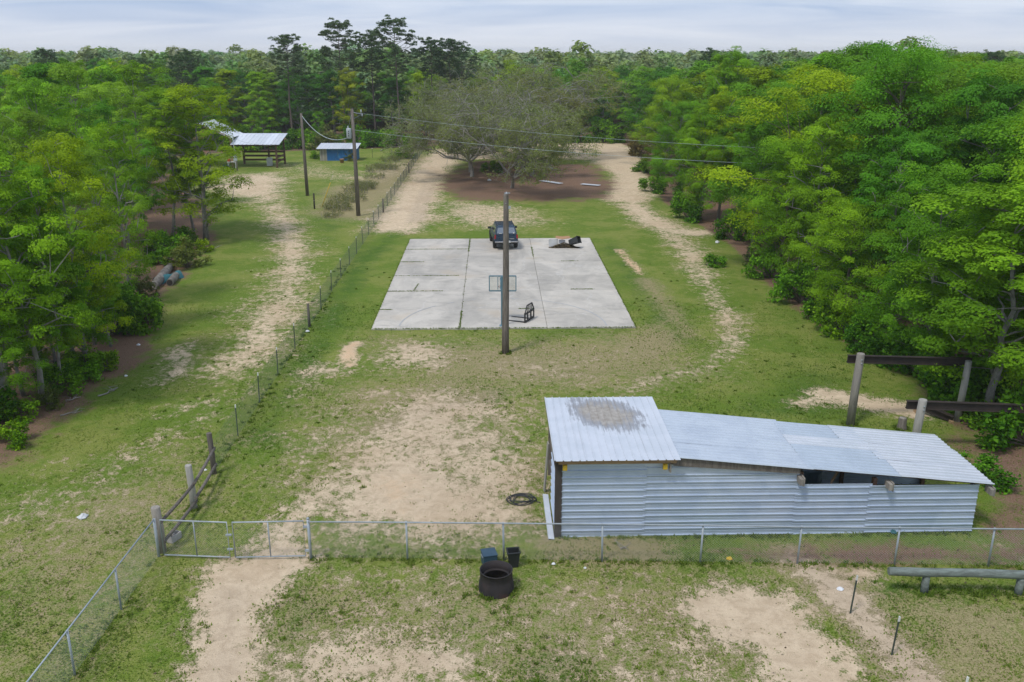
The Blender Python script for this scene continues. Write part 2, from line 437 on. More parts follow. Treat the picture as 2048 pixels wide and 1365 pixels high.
area(SA, [(-60, 960), (300, 900), (420, 840), (560, 690), (420, 900), (200, 1150), (-60, 1250)], .34, 2.0)
stroke(DR, [(838, 445), (852, 405), (866, 365)], .45, 1.0, .3)
stroke(DR, [(822, 445), (838, 405), (853, 365)], .45, 1.0, .3)
stroke(LU, [(520, 880), (640, 680), (720, 530), (790, 470)], 2.6, .75, 1.0)
stroke(LU, [(1215, 490), (1290, 580), (1360, 680)], 3.0, .7, 1.2)
area(LU, [(940, 800), (960, 775), (1020, 780), (1030, 810), (990, 825)], .9, .6)
area(SA, [(1000, 830), (1090, 800), (1100, 1000), (1010, 990)], .54, 1.0)
area(DR, [(600, 1000), (640, 780), (900, 700), (1090, 760), (1100, 1080), (640, 1100)], .45, 2.0)
# left of the wire fence: track from the open barn
area(SA, [(405, 378), (455, 352), (540, 344), (572, 362), (560, 400), (520, 412), (470, 392)], .80, 2.0)
stroke(SA, [(540, 400), (575, 455), (588, 510), (575, 560)], 2.8, .68, 1.3)
area(SA, [(548, 590), (552, 480), (600, 470), (612, 540), (600, 590)], .74, 1.3)
stroke(SA, [(585, 560), (545, 640), (500, 700), (440, 745)], 3.4, .62, 1.4)
area(SA, [(420, 745), (470, 680), (550, 650), (585, 670), (560, 700), (480, 760)], .74, 1.0)
area(SA, [(300, 770), (340, 700), (395, 680), (400, 740), (330, 780)], .68, .8)
stroke(SA, [(330, 830), (420, 800), (500, 780)], 1.2, .54, .9)
stroke(SA, [(195, 960), (260, 920), (330, 870), (420, 830)], 1.2, .54, .9)
stroke(SA, [(-40, 1060), (60, 1020), (140, 990)], 1.6, .55, .9)
stroke(SA, [(20, 1120), (60, 1090)], .8, .5, .6)
area(SA, [(420, 640), (500, 560), (540, 600), (470, 660)], .44, 1.2)
stroke(SA, [(590, 330), (660, 350), (740, 360), (790, 330)], 7, .45, 2.5)
area(DR, [(640, 430), (660, 380), (740, 360), (840, 300), (850, 320), (740, 440)], .75, 1.5)
area(LU, [(590, 440), (590, 405), (660, 420), (700, 450), (650, 500)], .7, 2)
# roads either side of the oaks and the clearing behind them
stroke(SA, [(790, 455), (820, 410), (850, 365), (878, 325), (905, 300)], 4.6, .92, 1.4)
area(SA, [(775, 455), (795, 415), (880, 400), (900, 440), (850, 462)], .60, 1.5)
area(SA, [(880, 318), (900, 289), (1250, 285), (1290, 330), (1302, 392), (1270, 405), (1205, 400), (1230, 350), (1180, 318)], .97, 1.5)
stroke(SA, [(1265, 410), (1300, 440), (1345, 462), (1395, 466)], 2.6, .84, 1.2)
stroke(SA, [(1330, 460), (1375, 500), (1400, 545)], 2.2, .66, 1.0)
stroke(SA, [(1395, 530), (1425, 590), (1455, 640), (1470, 690)], 1.4, .68, .7)
stroke(SA, [(1470, 690), (1420, 735), (1330, 752), (1240, 785)], 1.2, .58, .8)
stroke(SA, [(1238, 500), (1255, 520), (1285, 548)], .55, .78, .3)
stroke(ORA, [(1238, 500), (1255, 520), (1285, 548)], .9, .9, .3)
stroke(DR, [(1290, 560), (1330, 610), (1380, 670)], .8, .6, .5)
area(SA, [(850, 400), (1000, 402), (1080, 420), (1100, 450), (980, 462), (880, 450)], .52, 2.0)
area(DR, [(1240, 680), (1330, 650), (1350, 700), (1290, 720)], .8, .8)
area(DR, [(960, 720), (1000, 690), (1050, 700), (1060, 740), (980, 740)], .7, .8)
stroke(LI, [(985, 708), (1035, 708)], 1.0, .5, .5)
# ground around the dark beams, behind and beside the long shed
stroke(SA, [(1600, 806), (1645, 800)], .8, .74, .4)
stroke(SA, [(1660, 790), (1740, 806), (1840, 825)], 1.5, .86, .6)
area(LI, [(1850, 860), (2100, 880), (2100, 1160), (1990, 1150), (1950, 1050), (1980, 970)], .80, 1.0)
area(LI, [(1330, 1085), (1600, 1082), (2100, 1075), (2100, 1150), (1700, 1140), (1500, 1128)], .70, .6)
area(LI, [(1740, 700), (1900, 760), (2100, 860), (2100, 940), (1880, 870), (1800, 760)], .70, 1.2)
stroke(SA, [(2000, 1095), (2060, 1120)], .9, .60, .5)
area(DR, [(1090, 1080), (1330, 1085), (1330, 1130), (1090, 1130)], .85, .4)
# bottom of the picture
area(SA, [(620, 1140), (940, 1135), (960, 1165), (640, 1180)], .52, .5)
area(SA, [(540, 1290), (700, 1230), (820, 1250), (960, 1230), (1040, 1300), (1040, 1420), (520, 1420)], .60, .8)
area(SA, [(1060, 1160), (1160, 1150), (1190, 1200), (1060, 1220)], .5, .5)
area(SA, [(1180, 1210), (1260, 1190), (1290, 1290), (1300, 1420), (1210, 1420), (1230, 1320)], .62, .6)
area(SA, [(1330, 1225), (1385, 1180), (1470, 1165), (1590, 1195), (1660, 1260), (1720, 1330), (1740, 1420), (1480, 1420), (1500, 1320), (1400, 1260)], .86, .6)
area(SA, [(1280, 1260), (1400, 1240), (1520, 1330), (1500, 1420), (1290, 1420)], .48, .7)
area(DR, [(1180, 1200), (1340, 1190), (1360, 1270), (1250, 1290)], .7, .6)
area(DR, [(1500, 1290), (1620, 1290), (1640, 1420), (1520, 1420)], .6, .6)
stroke(SA, [(1590, 1118), (1650, 1160), (1720, 1230), (1790, 1300), (1870, 1400)], 1.1, .76, .4)
stroke(DR, [(1590, 1118), (1650, 1160), (1720, 1230), (1790, 1300), (1870, 1400)], 1.3, .9, .4)
stroke(SA, [(1640, 1140), (1740, 1150)], .8, .62, .4)
area(LU, [(545, 1200), (590, 1160), (680, 1200), (640, 1290), (540, 1300)], .8, .5)
area(LU, [(900, 1210), (960, 1190), (1040, 1200), (1040, 1240), (920, 1240)], .8, .5)
area(LU, [(1020, 1310), (1150, 1280), (1200, 1330), (1180, 1400), (1030, 1400)], .9, .4)
area(LU, [(1180, 1140), (1330, 1150), (1330, 1195), (1200, 1190)], .7, .4)
area(LU, [(1500, 800), (1560, 700), (1680, 740), (1760, 830), (1600, 850), (1400, 830)], .8, 2)
area(DR, [(1760, 1190), (2100, 1190), (2100, 1420), (1900, 1420)], .55, .8)
area(LU, [(1750, 1160), (2060, 1175), (2060, 1195), (1750, 1195)], .9, .4)
area(DR, [(-60, 1100), (300, 950), (430, 900), (330, 1100), (100, 1380), (-60, 1400)], .5, 2)
# pine straw and leaf litter
area(LI, [(880, 352), (960, 322), (1190, 330), (1232, 372), (1205, 398), (1060, 404), (930, 398), (892, 382)], 1.0, 2.4)
area(LI, [(0, 960), (140, 840), (300, 720), (330, 600), (380, 545), (430, 480), (300, 480), (-300, 900)], .85, 1.0)
def masks(P):
    m = np.zeros((5, len(P)))
    for ch, kind, pts, w, st, fe in SHAPES:
        lo = pts.min(0) - w - fe * 3; hi = pts.max(0) + w + fe * 3
        idx = np.nonzero((P[:, 0] > lo[0]) & (P[:, 0] < hi[0]) & (P[:, 1] > lo[1]) & (P[:, 1] < hi[1]))[0]
        if not len(idx): continue
        Q = P[idx]
        if kind == 'a':
            d = seg_dist(Q, pts, True); d = np.where(inside(Q, pts), -d, d)
        else:
            d = seg_dist(Q, pts) - w
        d = d + (fbm(Q[:, 0], Q[:, 1], 1.6, 3, 3) - .5) * fe * 1.6
        v = st * np.clip(.5 - d / (3.4 * fe), 0, 1)
        m[ch, idx] = np.maximum(m[ch, idx], v)
    out = ~inside(P, CLEARING)
    d = seg_dist(P, CLEARING, True)
    w = np.where(out, np.clip(.6 + d / 2.0, 0, 1), np.clip(.6 - d / 1.6, 0, 1))
    w = np.where(P[:, 1] < 12, 0, w)
    m[LI] = np.maximum(m[LI], w * .95)
    return m

def axis(parts):
    a = [np.arange(p, q, st) for p, q, st in parts]
    return np.concatenate(a)
gx = axis([(-20, 20, .28)])
ext = np.minimum(20 * 1.09 ** np.arange(0, 53), 1750)
gx = np.concatenate([-ext[::-1][:-1] if False else -ext[::-1], gx[1:], ext])
gy1 = axis([(13, 48, .24), (48, 80, .4), (80, 150, .8)])
gy = np.concatenate([[-380, -200, -60, -20, 0, 6, 9, 11], gy1, 150 * 1.07 ** np.arange(0, 40)])
XX, YY = np.meshgrid(gx, gy)
P2 = np.stack([XX.ravel(), YY.ravel()], 1)
GM = masks(P2)
zz = ground_z(P2[:, 0], P2[:, 1])
near = (P2[:, 1] > 12) & (P2[:, 1] < 150) & (abs(P2[:, 0]) < 70)
zz = zz + np.where(near, (fbm(P2[:, 0], P2[:, 1], 1.1, 21, 3) - .55) * .07, 0)
pile = np.exp(-((P2[:, 0] - G(700, 708).x) ** 2 / .5 + (P2[:, 1] - G(700, 708).y) ** 2 / 1.6))
zz = zz + .22 * pile
nx, ny = len(gx), len(gy)
me = bpy.data.meshes.new('ground')
ii = (np.arange(ny - 1)[:, None] * nx + np.arange(nx - 1)[None, :]).ravel()
quads = np.stack([ii, ii + 1, ii + nx + 1, ii + nx], 1)
me.from_pydata(np.stack([P2[:, 0], P2[:, 1], zz], 1).tolist(), [], quads.tolist())
me.polygons.foreach_set('use_smooth', [True] * len(quads))
ca = me.attributes.new('mask_a', 'FLOAT_COLOR', 'POINT')
ca.data.foreach_set('color', np.stack([GM[0], GM[1], GM[2], GM[3]], 1).astype(np.float32).ravel())
cb = me.attributes.new('mask_lush', 'FLOAT', 'POINT')
cb.data.foreach_set('value', GM[4].astype(np.float32))
ground = bpy.data.objects.new('ground', me); COL.objects.link(ground); tag(ground, kind='structure')

def ground_material():
    m, t, o = mat_nodes('yard_ground')
    tc = N(t, 'ShaderNodeTexCoord').outputs['Object']
    at = N(t, 'ShaderNodeAttribute', attribute_name='mask_a')
    sp = N(t, 'ShaderNodeSeparateColor'); t.links.new(at.outputs['Color'], sp.inputs[0])
    sand, lit, dry, ora = sp.outputs[0], sp.outputs[1], sp.outputs[2], at.outputs['Alpha']
    lush = N(t, 'ShaderNodeAttribute', attribute_name='mask_lush').outputs['Fac']
    n_big = noise(t, tc, .28, 4, .55, .3)
    n_mid = noise(t, tc, 1.7, 8, .68, .5)
    n_str = noise(t, tc, 4.5, 5, .62, .6, (1, .75, 1))
    n_fin = noise(t, tc, 22, 5, .65, .2)
    n_grn = noise(t, tc, 70, 3, .6, 0)
    def cen(n, a): return math_(t, 'MULTIPLY', math_(t, 'SUBTRACT', n, .5), a)
    e = math_(t, 'ADD', math_(t, 'ADD', math_(t, 'MULTIPLY', sand, 1.04), .07), cen(n_mid, 1.0)); e = math_(t, 'ADD', e, cen(n_str, 1.05)); e = math_(t, 'ADD', e, cen(n_fin, .95)); e = math_(t, 'ADD', e, cen(n_grn, .5)); e = math_(t, 'ADD', e, cen(n_big, .35))
    smask = sstep(t, e, .36, .70)
    # grass
    g1 = mixc(t, sstep(t, n_fin, .30, .70), (.082, .145, .016), (.165, .235, .033))
    g2 = mixc(t, sstep(t, n_fin, .30, .70), (.145, .180, .030), (.265, .290, .075))
    grass = mixc(t, sstep(t, math_(t, 'ADD', n_big, cen(n_mid, .8)), .36, .66), g1, g2)
    lm = sstep(t, math_(t, 'ADD', lush, cen(n_mid, .9)), .35, .75)
    grass = mixc(t, lm, grass, mixc(t, sstep(t, n_fin, .3, .7), (.048, .105, .012), (.100, .175, .024)))
    d1 = mixc(t, sstep(t, n_fin, .3, .7), (.22, .175, .09), (.42, .345, .20))
    dm = sstep(t, math_(t, 'ADD', math_(t, 'ADD', math_(t, 'MULTIPLY', dry, .78), .19), cen(math_(t, 'ADD', math_(t, 'MULTIPLY', n_str, .6), math_(t, 'MULTIPLY', n_fin, .4)), 1.5)), .24, .62)
    grass = mixc(t, math_(t, 'MULTIPLY', dm, .85), grass, d1)
    # sand
    s1 = mixc(t, sstep(t, noise(t, tc, 2.6, 7, .7, .6), .35, .68), (.70, .56, .39), (.53, .41, .275))
    s1 = mixc(t, math_(t, 'MULTIPLY', sstep(t, n_fin, .58, .72), .5), s1, (.35, .28, .20))
    s1 = mixc(t, math_(t, 'MULTIPLY', sstep(t, n_big, .48, .66), .35), s1, (.47, .34, .215))
    s1 = mixc(t, math_(t, 'MULTIPLY', dry, .45), s1, (.34, .275, .215))
    s1 = mixc(t, math_(t, 'MULTIPLY', sstep(t, noise(t, tc, 9, 6, .75, .4), .60, .72), .65), s1, (.24, .19, .135))
    om = sstep(t, math_(t, 'ADD', ora, cen(n_mid, .8)), .3, .8)
    s1 = mixc(t, om, s1, mixc(t, n_str, (.58, .40, .24), (.68, .49, .32)))
    col = mixc(t, smask, grass, s1)
    # litter
    lmk = sstep(t, math_(t, 'ADD', lit, math_(t, 'ADD', cen(n_mid, .8), cen(n_fin, .5))), .36, .66)
    l1 = mixc(t, sstep(t, n_fin, .32, .68), (.140, .082, .055), (.265, .172, .120))
    l1 = mixc(t, sstep(t, n_grn, .55, .75), l1, (.28, .19, .12))
    l1 = mixc(t, sstep(t, noise(t, tc, .5, 6, .6, .3), .58, .74), l1, (.09, .095, .035))
    col = mixc(t, lmk, col, l1)
    gr = math_(t, 'ADD', math_(t, 'MULTIPLY', n_grn, .8), .60)
    col = mixc(t, 1.0, col, N_gray(t, gr), 'MULTIPLY')
    b = N(t, 'ShaderNodeBsdfPrincipled'); b.inputs['Roughness'].default_value = .95; b.inputs['Specular IOR Level'].default_value = .1
    t.links.new(col, b.inputs['Base Color'])
    hgt = math_(t, 'ADD', math_(t, 'MULTIPLY', n_fin, .5), math_(t, 'ADD', math_(t, 'MULTIPLY', n_str, .6), math_(t, 'MULTIPLY', n_grn, .2)))
    hgt = math_(t, 'SUBTRACT', hgt, math_(t, 'MULTIPLY', smask, .45))
    t.links.new(bump(t, hgt, .75, .07), b.inputs['Normal'])
    t.links.new(b.outputs[0], o.inputs[0])
    return m
def N_gray(t, v):
    c = t.nodes.new('ShaderNodeCombineColor')
    for i in range(3): t.links.new(v, c.inputs[i])
    return c.outputs[0]
me.materials.append(ground_material())

# ---------------------------------------------------------------- concrete pad of 3 x 6 panels
def concrete_material():
    m, t, o = mat_nodes('pad_concrete')
    geo = N(t, 'ShaderNodeNewGeometry').outputs['Position']
    n1 = noise(t, geo, .45, 7, .62, .8, (1, .45, 1)); n2 = noise(t, geo, 1.9, 6, .65, .6, (.5, 1.4, 1)); n3 = noise(t, geo, 28, 4, .6)
    n4 = noise(t, geo, .8, 8, .7, 1.2, (.8, 1.5, 1)); n5 = noise(t, geo, .33, 4, .5, .3)
    col = mixc(t, sstep(t, n1, .35, .68), (.56, .52, .46), (.41, .385, .345))
    col = mixc(t, math_(t, 'MULTIPLY', sstep(t, n4, .48, .72), .50), col, (.25, .235, .215))
    col = mixc(t, math_(t, 'MULTIPLY', sstep(t, n2, .58, .75), .45), col, (.56, .545, .52))
    col = mixc(t, math_(t, 'MULTIPLY', sstep(t, n5, .56, .70), .5), col, (.50, .42, .32))
    oi = N(t, 'ShaderNodeObjectInfo').outputs['Random']
    hs = N(t, 'ShaderNodeHueSaturation'); t.links.new(col, hs.inputs['Color'])
    t.links.new(math_(t, 'ADD', math_(t, 'MULTIPLY', oi, .16), .92), hs.inputs['Value'])
    cr = N(t, 'ShaderNodeTexVoronoi', feature='DISTANCE_TO_EDGE'); cr.inputs['Scale'].default_value = .22
    wv = N(t, 'ShaderNodeVectorMath', operation='ADD'); t.links.new(geo, wv.inputs[0])
    nn = N(t, 'ShaderNodeTexNoise'); nn.inputs['Scale'].default_value = 1.1; nn.inputs['Detail'].default_value = 6; t.links.new(geo, nn.inputs['Vector']); t.links.new(nn.outputs['Color'], wv.inputs[1])
    t.links.new(wv.outputs[0], cr.inputs['Vector'])
    crack = math_(t, 'SUBTRACT', 1.0, sstep(t, cr.outputs[0], .0, .006))
    col = mixc(t, math_(t, 'MULTIPLY', crack, .45), hs.outputs[0], (.62, .61, .60))
    b = N(t, 'ShaderNodeBsdfPrincipled'); b.inputs['Roughness'].default_value = .88; b.inputs['Specular IOR Level'].default_value = .25
    t.links.new(col, b.inputs['Base Color'])
    t.links.new(bump(t, n3, .25, .01), b.inputs['Normal'])
    t.links.new(b.outputs[0], o.inputs[0]); MATS['pad_concrete'] = m
concrete_material()
weathered('joint_soil', (.16, .13, .085), (.09, .10, .045), .95, 3.0, bstr=.5)
weathered('court_paint', (.34, .36, .37), (.43, .43, .43), .85, 5.0, bstr=.1)
PBL, PBR, PTL, PTR = G(742, 661), G(1272, 657), G(820, 480), G(1180, 478)
def pad_pt(a, b): return PBL * (1 - a) * (1 - b) + PBR * a * (1 - b) + PTL * (1 - a) * b + PTR * a * b
pad = MB()
e0 = .01
pts4 = [pad_pt(e0, e0), pad_pt(1 - e0, e0), pad_pt(1 - e0, 1 - e0), pad_pt(e0, 1 - e0)]
pad.hexa([p + Vector((0, 0, -.20)) for p in pts4] + [p + Vector((0, 0, .035)) for p in pts4])
pad_o = tag(pad.build('concrete_pad', 'joint_soil'), kind='structure')
ca_ = [0, .333, .664, 1.0]; cb_ = [0, .155, .325, .49, .66, .835, 1.0]
gap = .007
for i in range(3):
    for j in range(6):
        a0, a1, b0, b1 = ca_[i], ca_[i + 1], cb_[j], cb_[j + 1]
        ga, gb = gap / 13.6 * 1.3, gap / 23.5 * 1.3
        q = [pad_pt(a0 + ga, b0 + gb), pad_pt(a1 - ga, b0 + gb), pad_pt(a1 - ga, b1 - gb), pad_pt(a0 + ga, b1 - gb)]
        dz = random.uniform(-.004, .004)
        pm = MB(); pm.hexa([p + Vector((0, 0, -.18)) for p in q] + [p + Vector((0, 0, .07 + dz)) for p in q])
        bevel(pm.build('slab_panel', 'pad_concrete', pad_o), .008, 1)
# faded three-point line painted round the hoop
hc = G(1006, 657); arc = MB(); R3 = 5.35
for k in range(40):
    a0, a1 = pi * k / 40, pi * (k + 1) / 40
    if 14 < k < 30 and k % 3: continue
    q = [(hc.x + r * cos(a), hc.y + .25 + r * sin(a) * 1.0, .0795) for a, r in ((a0, R3), (a0, R3 + .07), (a1, R3 + .07), (a1, R3))]
    arc.add(q, [(0, 1, 2, 3)])
arc.build('court_line', 'court_paint', pad_o)

# ---------------------------------------------------------------- vegetation builders
def leaf_mesh(name, cen, nrm, size, tint, mat, aspect=.62, seed=0, droop=0.0):
    """one diamond-shaped leaf face per entry, all in one crown mesh"""
    r = np.random.default_rng(seed); n = len(cen)
    nrm = nrm / np.maximum(np.linalg.norm(nrm, axis=1, keepdims=True), 1e-6)
    a = r.normal(size=(n, 3)); a -= (a * nrm).sum(1, keepdims=True) * nrm
    a /= np.maximum(np.linalg.norm(a, axis=1, keepdims=True), 1e-6)
    b = np.cross(nrm, a)
    s = np.asarray(size)[:, None]
    A = a * s * .5; B = b * s * .5 * aspect
    v = np.empty((n, 4, 3)); v[:, 0] = cen - A; v[:, 1] = cen - B + nrm * s * .06; v[:, 2] = cen + A; v[:, 3] = cen + B + nrm * s * .06
    me = bpy.data.meshes.new(name)
    me.vertices.add(n * 4); me.vertices.foreach_set('co', v.astype(np.float32).ravel())
    me.loops.add(n * 4); me.loops.foreach_set('vertex_index', np.arange(n * 4, dtype=np.int32))
    me.polygons.add(n); me.polygons.foreach_set('loop_start', np.arange(0, n * 4, 4, dtype=np.int32))
    at = me.attributes.new('tint', 'FLOAT', 'FACE'); at.data.foreach_set('value', np.clip(tint, 0, 1).astype(np.float32))
    me.materials.append(MATS[mat]); me.update(calc_edges=True)
    return me
def sph(r, n):
    d = r.normal(size=(n, 3)); return d / np.linalg.norm(d, axis=1, keepdims=True)
def mesh_of(mb, name, mat):
    me = bpy.data.meshes.new(name); me.from_pydata(mb.v, [], mb.f); me.polygons.foreach_set('use_smooth', mb.sm)
    me.materials.append(MATS[mat]); me.update(); return me
def curve_pts(a, b, lift, n=5, wob=.0):
    a = Vector(a); b = Vector(b); out = []
    for i in range(n + 1):
        t = i / n; p = a.lerp(b, t) + Vector((0, 0, lift * sin(pi * t)))
        if 0 < i < n: p += Vector((random.uniform(-wob, wob), random.uniform(-wob, wob), random.uniform(-wob, wob)))
        out.append(p)
    return out
def broadleaf(seed, h, r, base, nclump, nleaf, lsize, bark='bark_grey', trunk_r=.17, clump_r=(.75, 1.45), top_sharp=.6):
    random.seed(seed); R = np.random.default_rng(seed)
    mb = MB(); pts = []; x = y = 0
    for i in range(8):
        t = i / 7; pts.append((x, y, t * h * .86 - (.25 if i == 0 else 0))); x += random.uniform(-.16, .16) * (h / 10); y += random.uniform(-.16, .16) * (h / 10)
    rad = [trunk_r * (1.35 if i == 0 else 1) * (1 - .85 * i / 7) for i in range(8)]
    mb.tube(pts, rad, 8)
    def trunk_at(z):
        t = max(0, min(.999, z / (h * .86))) * 7; i = int(t); return Vector(pts[i]).lerp(Vector(pts[i + 1]), t - i)
    ph = R.uniform(0, 6.28, 4)
    cents = []; rads = []
    for i in range(nclump):
        t = (i + .5) / nclump; t = t ** .85
        phi = i * 2.399963 + R.uniform(-.5, .5)
        prof = max(.12, sin(pi * min(1, (t * .80 + .16)))) ** top_sharp
        lob = 1 + .24 * sin(2 * phi + ph[0] + 3 * t) + .18 * sin(3 * phi + ph[1] - 4 * t) + .1 * sin(5 * phi + ph[2])
        q = sqrt(R.uniform(.16, 1.0)) if i % 4 else R.uniform(.1, .6)
        z = base + t * (h - base) * R.uniform(.93, 1.03)
        c0 = trunk_at(z)
        cents.append((c0.x + r * prof * lob * q * cos(phi), c0.y + r * prof * lob * q * sin(phi), z))
        rads.append(R.uniform(*clump_r) * (r / 4.0) ** .6)
    cents = np.array(cents); rads = np.array(rads)
    limbs = []
    for i in range(0, nclump, 3):
        c = Vector(cents[i]); d = Vector((c.x, c.y, 0)).length
        z0 = max(base * .55, min(c.z - .35 * d - .3, h * .8)); a = trunk_at(z0)
        p = curve_pts(a, c, .12 * d, 5, .12); limbs.append(p)
        rr = max(.03, trunk_r * .42 * (1 - z0 / h) + .02)
        mb.tube(p, [rr * (1 - .8 * k / 5) for k in range(6)], 5, False)
    for i in range(nclump):
        if i % 3 == 0: continue
        c = Vector(cents[i]); best = min((q for l in limbs for q in l[1:]), key=lambda q: (q - c).length + (2 if q.z > c.z else 0))
        mb.tube(curve_pts(best, c, .1, 3, .06), [.03, .022, .015, .008], 4, False)
    per = np.maximum(20, nleaf * rads ** 2 / (rads ** 2).sum()).astype(int)
    C = []; Nn = []; S = []; T = []
    for c, rc, k in zip(cents, rads, per):
        # each clump is a few sprays: off-centre sub-lumps
        ns = 5; sub = sph(R, ns) * rc * .55 * np.array([1, 1, .6]); pick = R.integers(0, ns, k)
        d = sph(R, k); d[:, 2] = np.where(d[:, 2] < -.35, -d[:, 2], d[:, 2])
        rr = rc * .60 * R.uniform(.15, 1.0, k) ** (1 / 3.0)
        off = sub[pick] + d * rr[:, None] * np.array([1, 1, .68])
        C.append(c + off)
        o2 = off / np.maximum(np.linalg.norm(off, axis=1, keepdims=True), 1e-6)
        oc = c + off - np.array([0, 0, base + (h - base) * .45]); oc /= np.maximum(np.linalg.norm(oc, axis=1, keepdims=True), 1e-6)
        Nn.append(o2 * .75 + oc * .35 + np.array([0, 0, .5]) + R.normal(size=(k, 3)) * .24)
        S.append(lsize * R.uniform(.65, 1.35, k))
        cl = R.uniform(.2, .75) + .15 * (c[2] - base) / (h - base)  # clump tint, paler towards the crown top, carries light-dark contrast as colour
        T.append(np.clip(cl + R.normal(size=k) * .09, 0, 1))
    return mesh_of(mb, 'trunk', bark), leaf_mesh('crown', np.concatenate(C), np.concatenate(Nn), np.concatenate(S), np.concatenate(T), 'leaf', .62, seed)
def pine(seed, h, r, base, nleaf, lsize):
    random.seed(seed); R = np.random.default_rng(seed); mb = MB()
    pts = []; x = y = 0
    for i in range(9):
        pts.append((x, y, i / 8 * h - (.3 if i == 0 else 0))); x += random.uniform(-.12, .12); y += random.uniform(-.12, .12)
    mb.tube(pts, [.21 * (1.25 if i == 0 else 1) * (1 - .9 * i / 8) for i in range(9)], 8)
    def tr(z):
        t = max(0, min(.999, z / h)) * 8; i = int(t); return Vector(pts[i]).lerp(Vector(pts[i + 1]), t - i)
    C = []; Nn = []; S = []; T = []; nb = 54
    cl = []
    for i in range(nb):
        t = (i + R.uniform(0, .8)) / nb; z = base + (h - base) * t
        phi = i * 2.4 + R.uniform(-.6, .6)
        ln = r * max(.12, 1 - ((t - .30) / .74) ** 2) ** .6 * R.uniform(.5, 1.12)
        a = tr(z); e = a + Vector((cos(phi) * ln, sin(phi) * ln, ln * R.uniform(.15, .75)))
        p = curve_pts(a, e, -.06 * ln, 4, .08); mb.tube(p, [.05 * (1 - .75 * k / 4) for k in range(5)], 4, False)
        for k in range(3):
            q = p[4 - (k % 2)] + Vector(R.normal(size=3)) * .32 * (0 if k == 0 else 1); cl.append((q, R.uniform(.40, .75)))
    cl.append((tr(h), .6))
    k = nleaf // len(cl)
    for q, rc in cl:
        d = sph(R, k); d[:, 2] = np.abs(d[:, 2]) * .8 - .1
        off = d * (rc * R.uniform(.3, 1, k))[:, None] * np.array([1, 1, .85])
        C.append(np.array(q) + off); Nn.append(np.cross(d, sph(R, k)) + np.array([0, 0, .5])); S.append(lsize * R.uniform(.7, 1.3, k)); T.append(np.clip(R.uniform(.1, .7) + R.normal(size=k) * .2, 0, 1))
    return mesh_of(mb, 'trunk', 'bark_brown'), leaf_mesh('crown', np.concatenate(C), np.concatenate(Nn), np.concatenate(S), np.concatenate(T), 'needle', .40, seed)
def oak(seed, h, spread, nleaf, lsize, levels=5):
    """low, wide, nearly bare oak: forking limbs down to fine twigs, thin new leaf at the tips"""
    random.seed(seed); R = np.random.default_rng(seed); mb = MB(); tips = []
    def grow(p, d, ln, rad, lev):
        q = p; pts = [p]; n = 3 if lev < 3 else 2
        for i in range(n):
            d = (d + Vector(R.normal(size=3)) * (.20 if lev < 3 else .32)).normalized()
            if lev > 0: d = (d + Vector((0, 0,   .25 if q.z < h * .30 else .06 if q.z < h * .75 else -.14 if q.z < h * .92 else -.45))).normalized()
            q = q + d * (ln / n); pts.append(q)
        mb.tube(pts, [rad * (1 - .4 * i / n) for i in range(n + 1)], 7 if lev == 0 else 5 if lev < 3 else 3, False)
        if lev >= levels - 2: tips.extend(pts[1:])
        if lev >= levels: return
        k = 5 if lev == 0 else 4 if lev < 3 else 4
        for i in range(k):
            ax = d.orthogonal().normalized(); ax.rotate(Matrix.Rotation(2 * pi * i / k + R.uniform(-.4, .4), 3, d))
            sp_ = R.uniform(.55, 1.05) if lev == 0 else R.uniform(.35, .95)
            nd = (d * cos(sp_) + ax * sin(sp_)); nd = (Vector((nd.x * 1.25, nd.y * 1.25, nd.z * .8))).normalized()
            st = pts[-1] if lev == 0 or i < 2 else pts[random.randint(1, n)]
            grow(st, nd, ln * (R.uniform(1.5, 2.1) * spread / 5 if lev == 0 else R.uniform(.52, .80)), rad * (.52 if lev == 0 else .56), lev + 1)
    grow(Vector((0, 0, -.2)), Vector((R.uniform(-.15, .15), R.uniform(-.15, .15), 1)).normalized(), h * .2, .27, 0)
    tips = np.array([tuple(t) for t in tips])
    tn_ = fbm(tips[:, 0] + 90, tips[:, 1] + 90 + tips[:, 2] * .7, 1.5, seed + 3, 2); tips = tips[tn_ > .44]
    pick = tips[R.integers(0, len(tips), nleaf)] + R.normal(size=(nleaf, 3)) * np.array([.20, .20, .15])
    pick = pick[pick[:, 2] > h * .17]; nleaf = len(pick)
    nr = R.normal(size=(nleaf, 3)) * .7 + np.array([0, 0, .6])
    tn = np.clip(fbm(pick[:, 0] + 50, pick[:, 1] + 50 + pick[:, 2], 1.4, seed, 2) + R.normal(size=nleaf) * .2, 0, 1)
    return mesh_of(mb, 'trunk', 'bark_oak'), leaf_mesh('crown', pick, nr, lsize * R.uniform(.6, 1.4, nleaf), tn, 'oak_leaf', .5, seed)
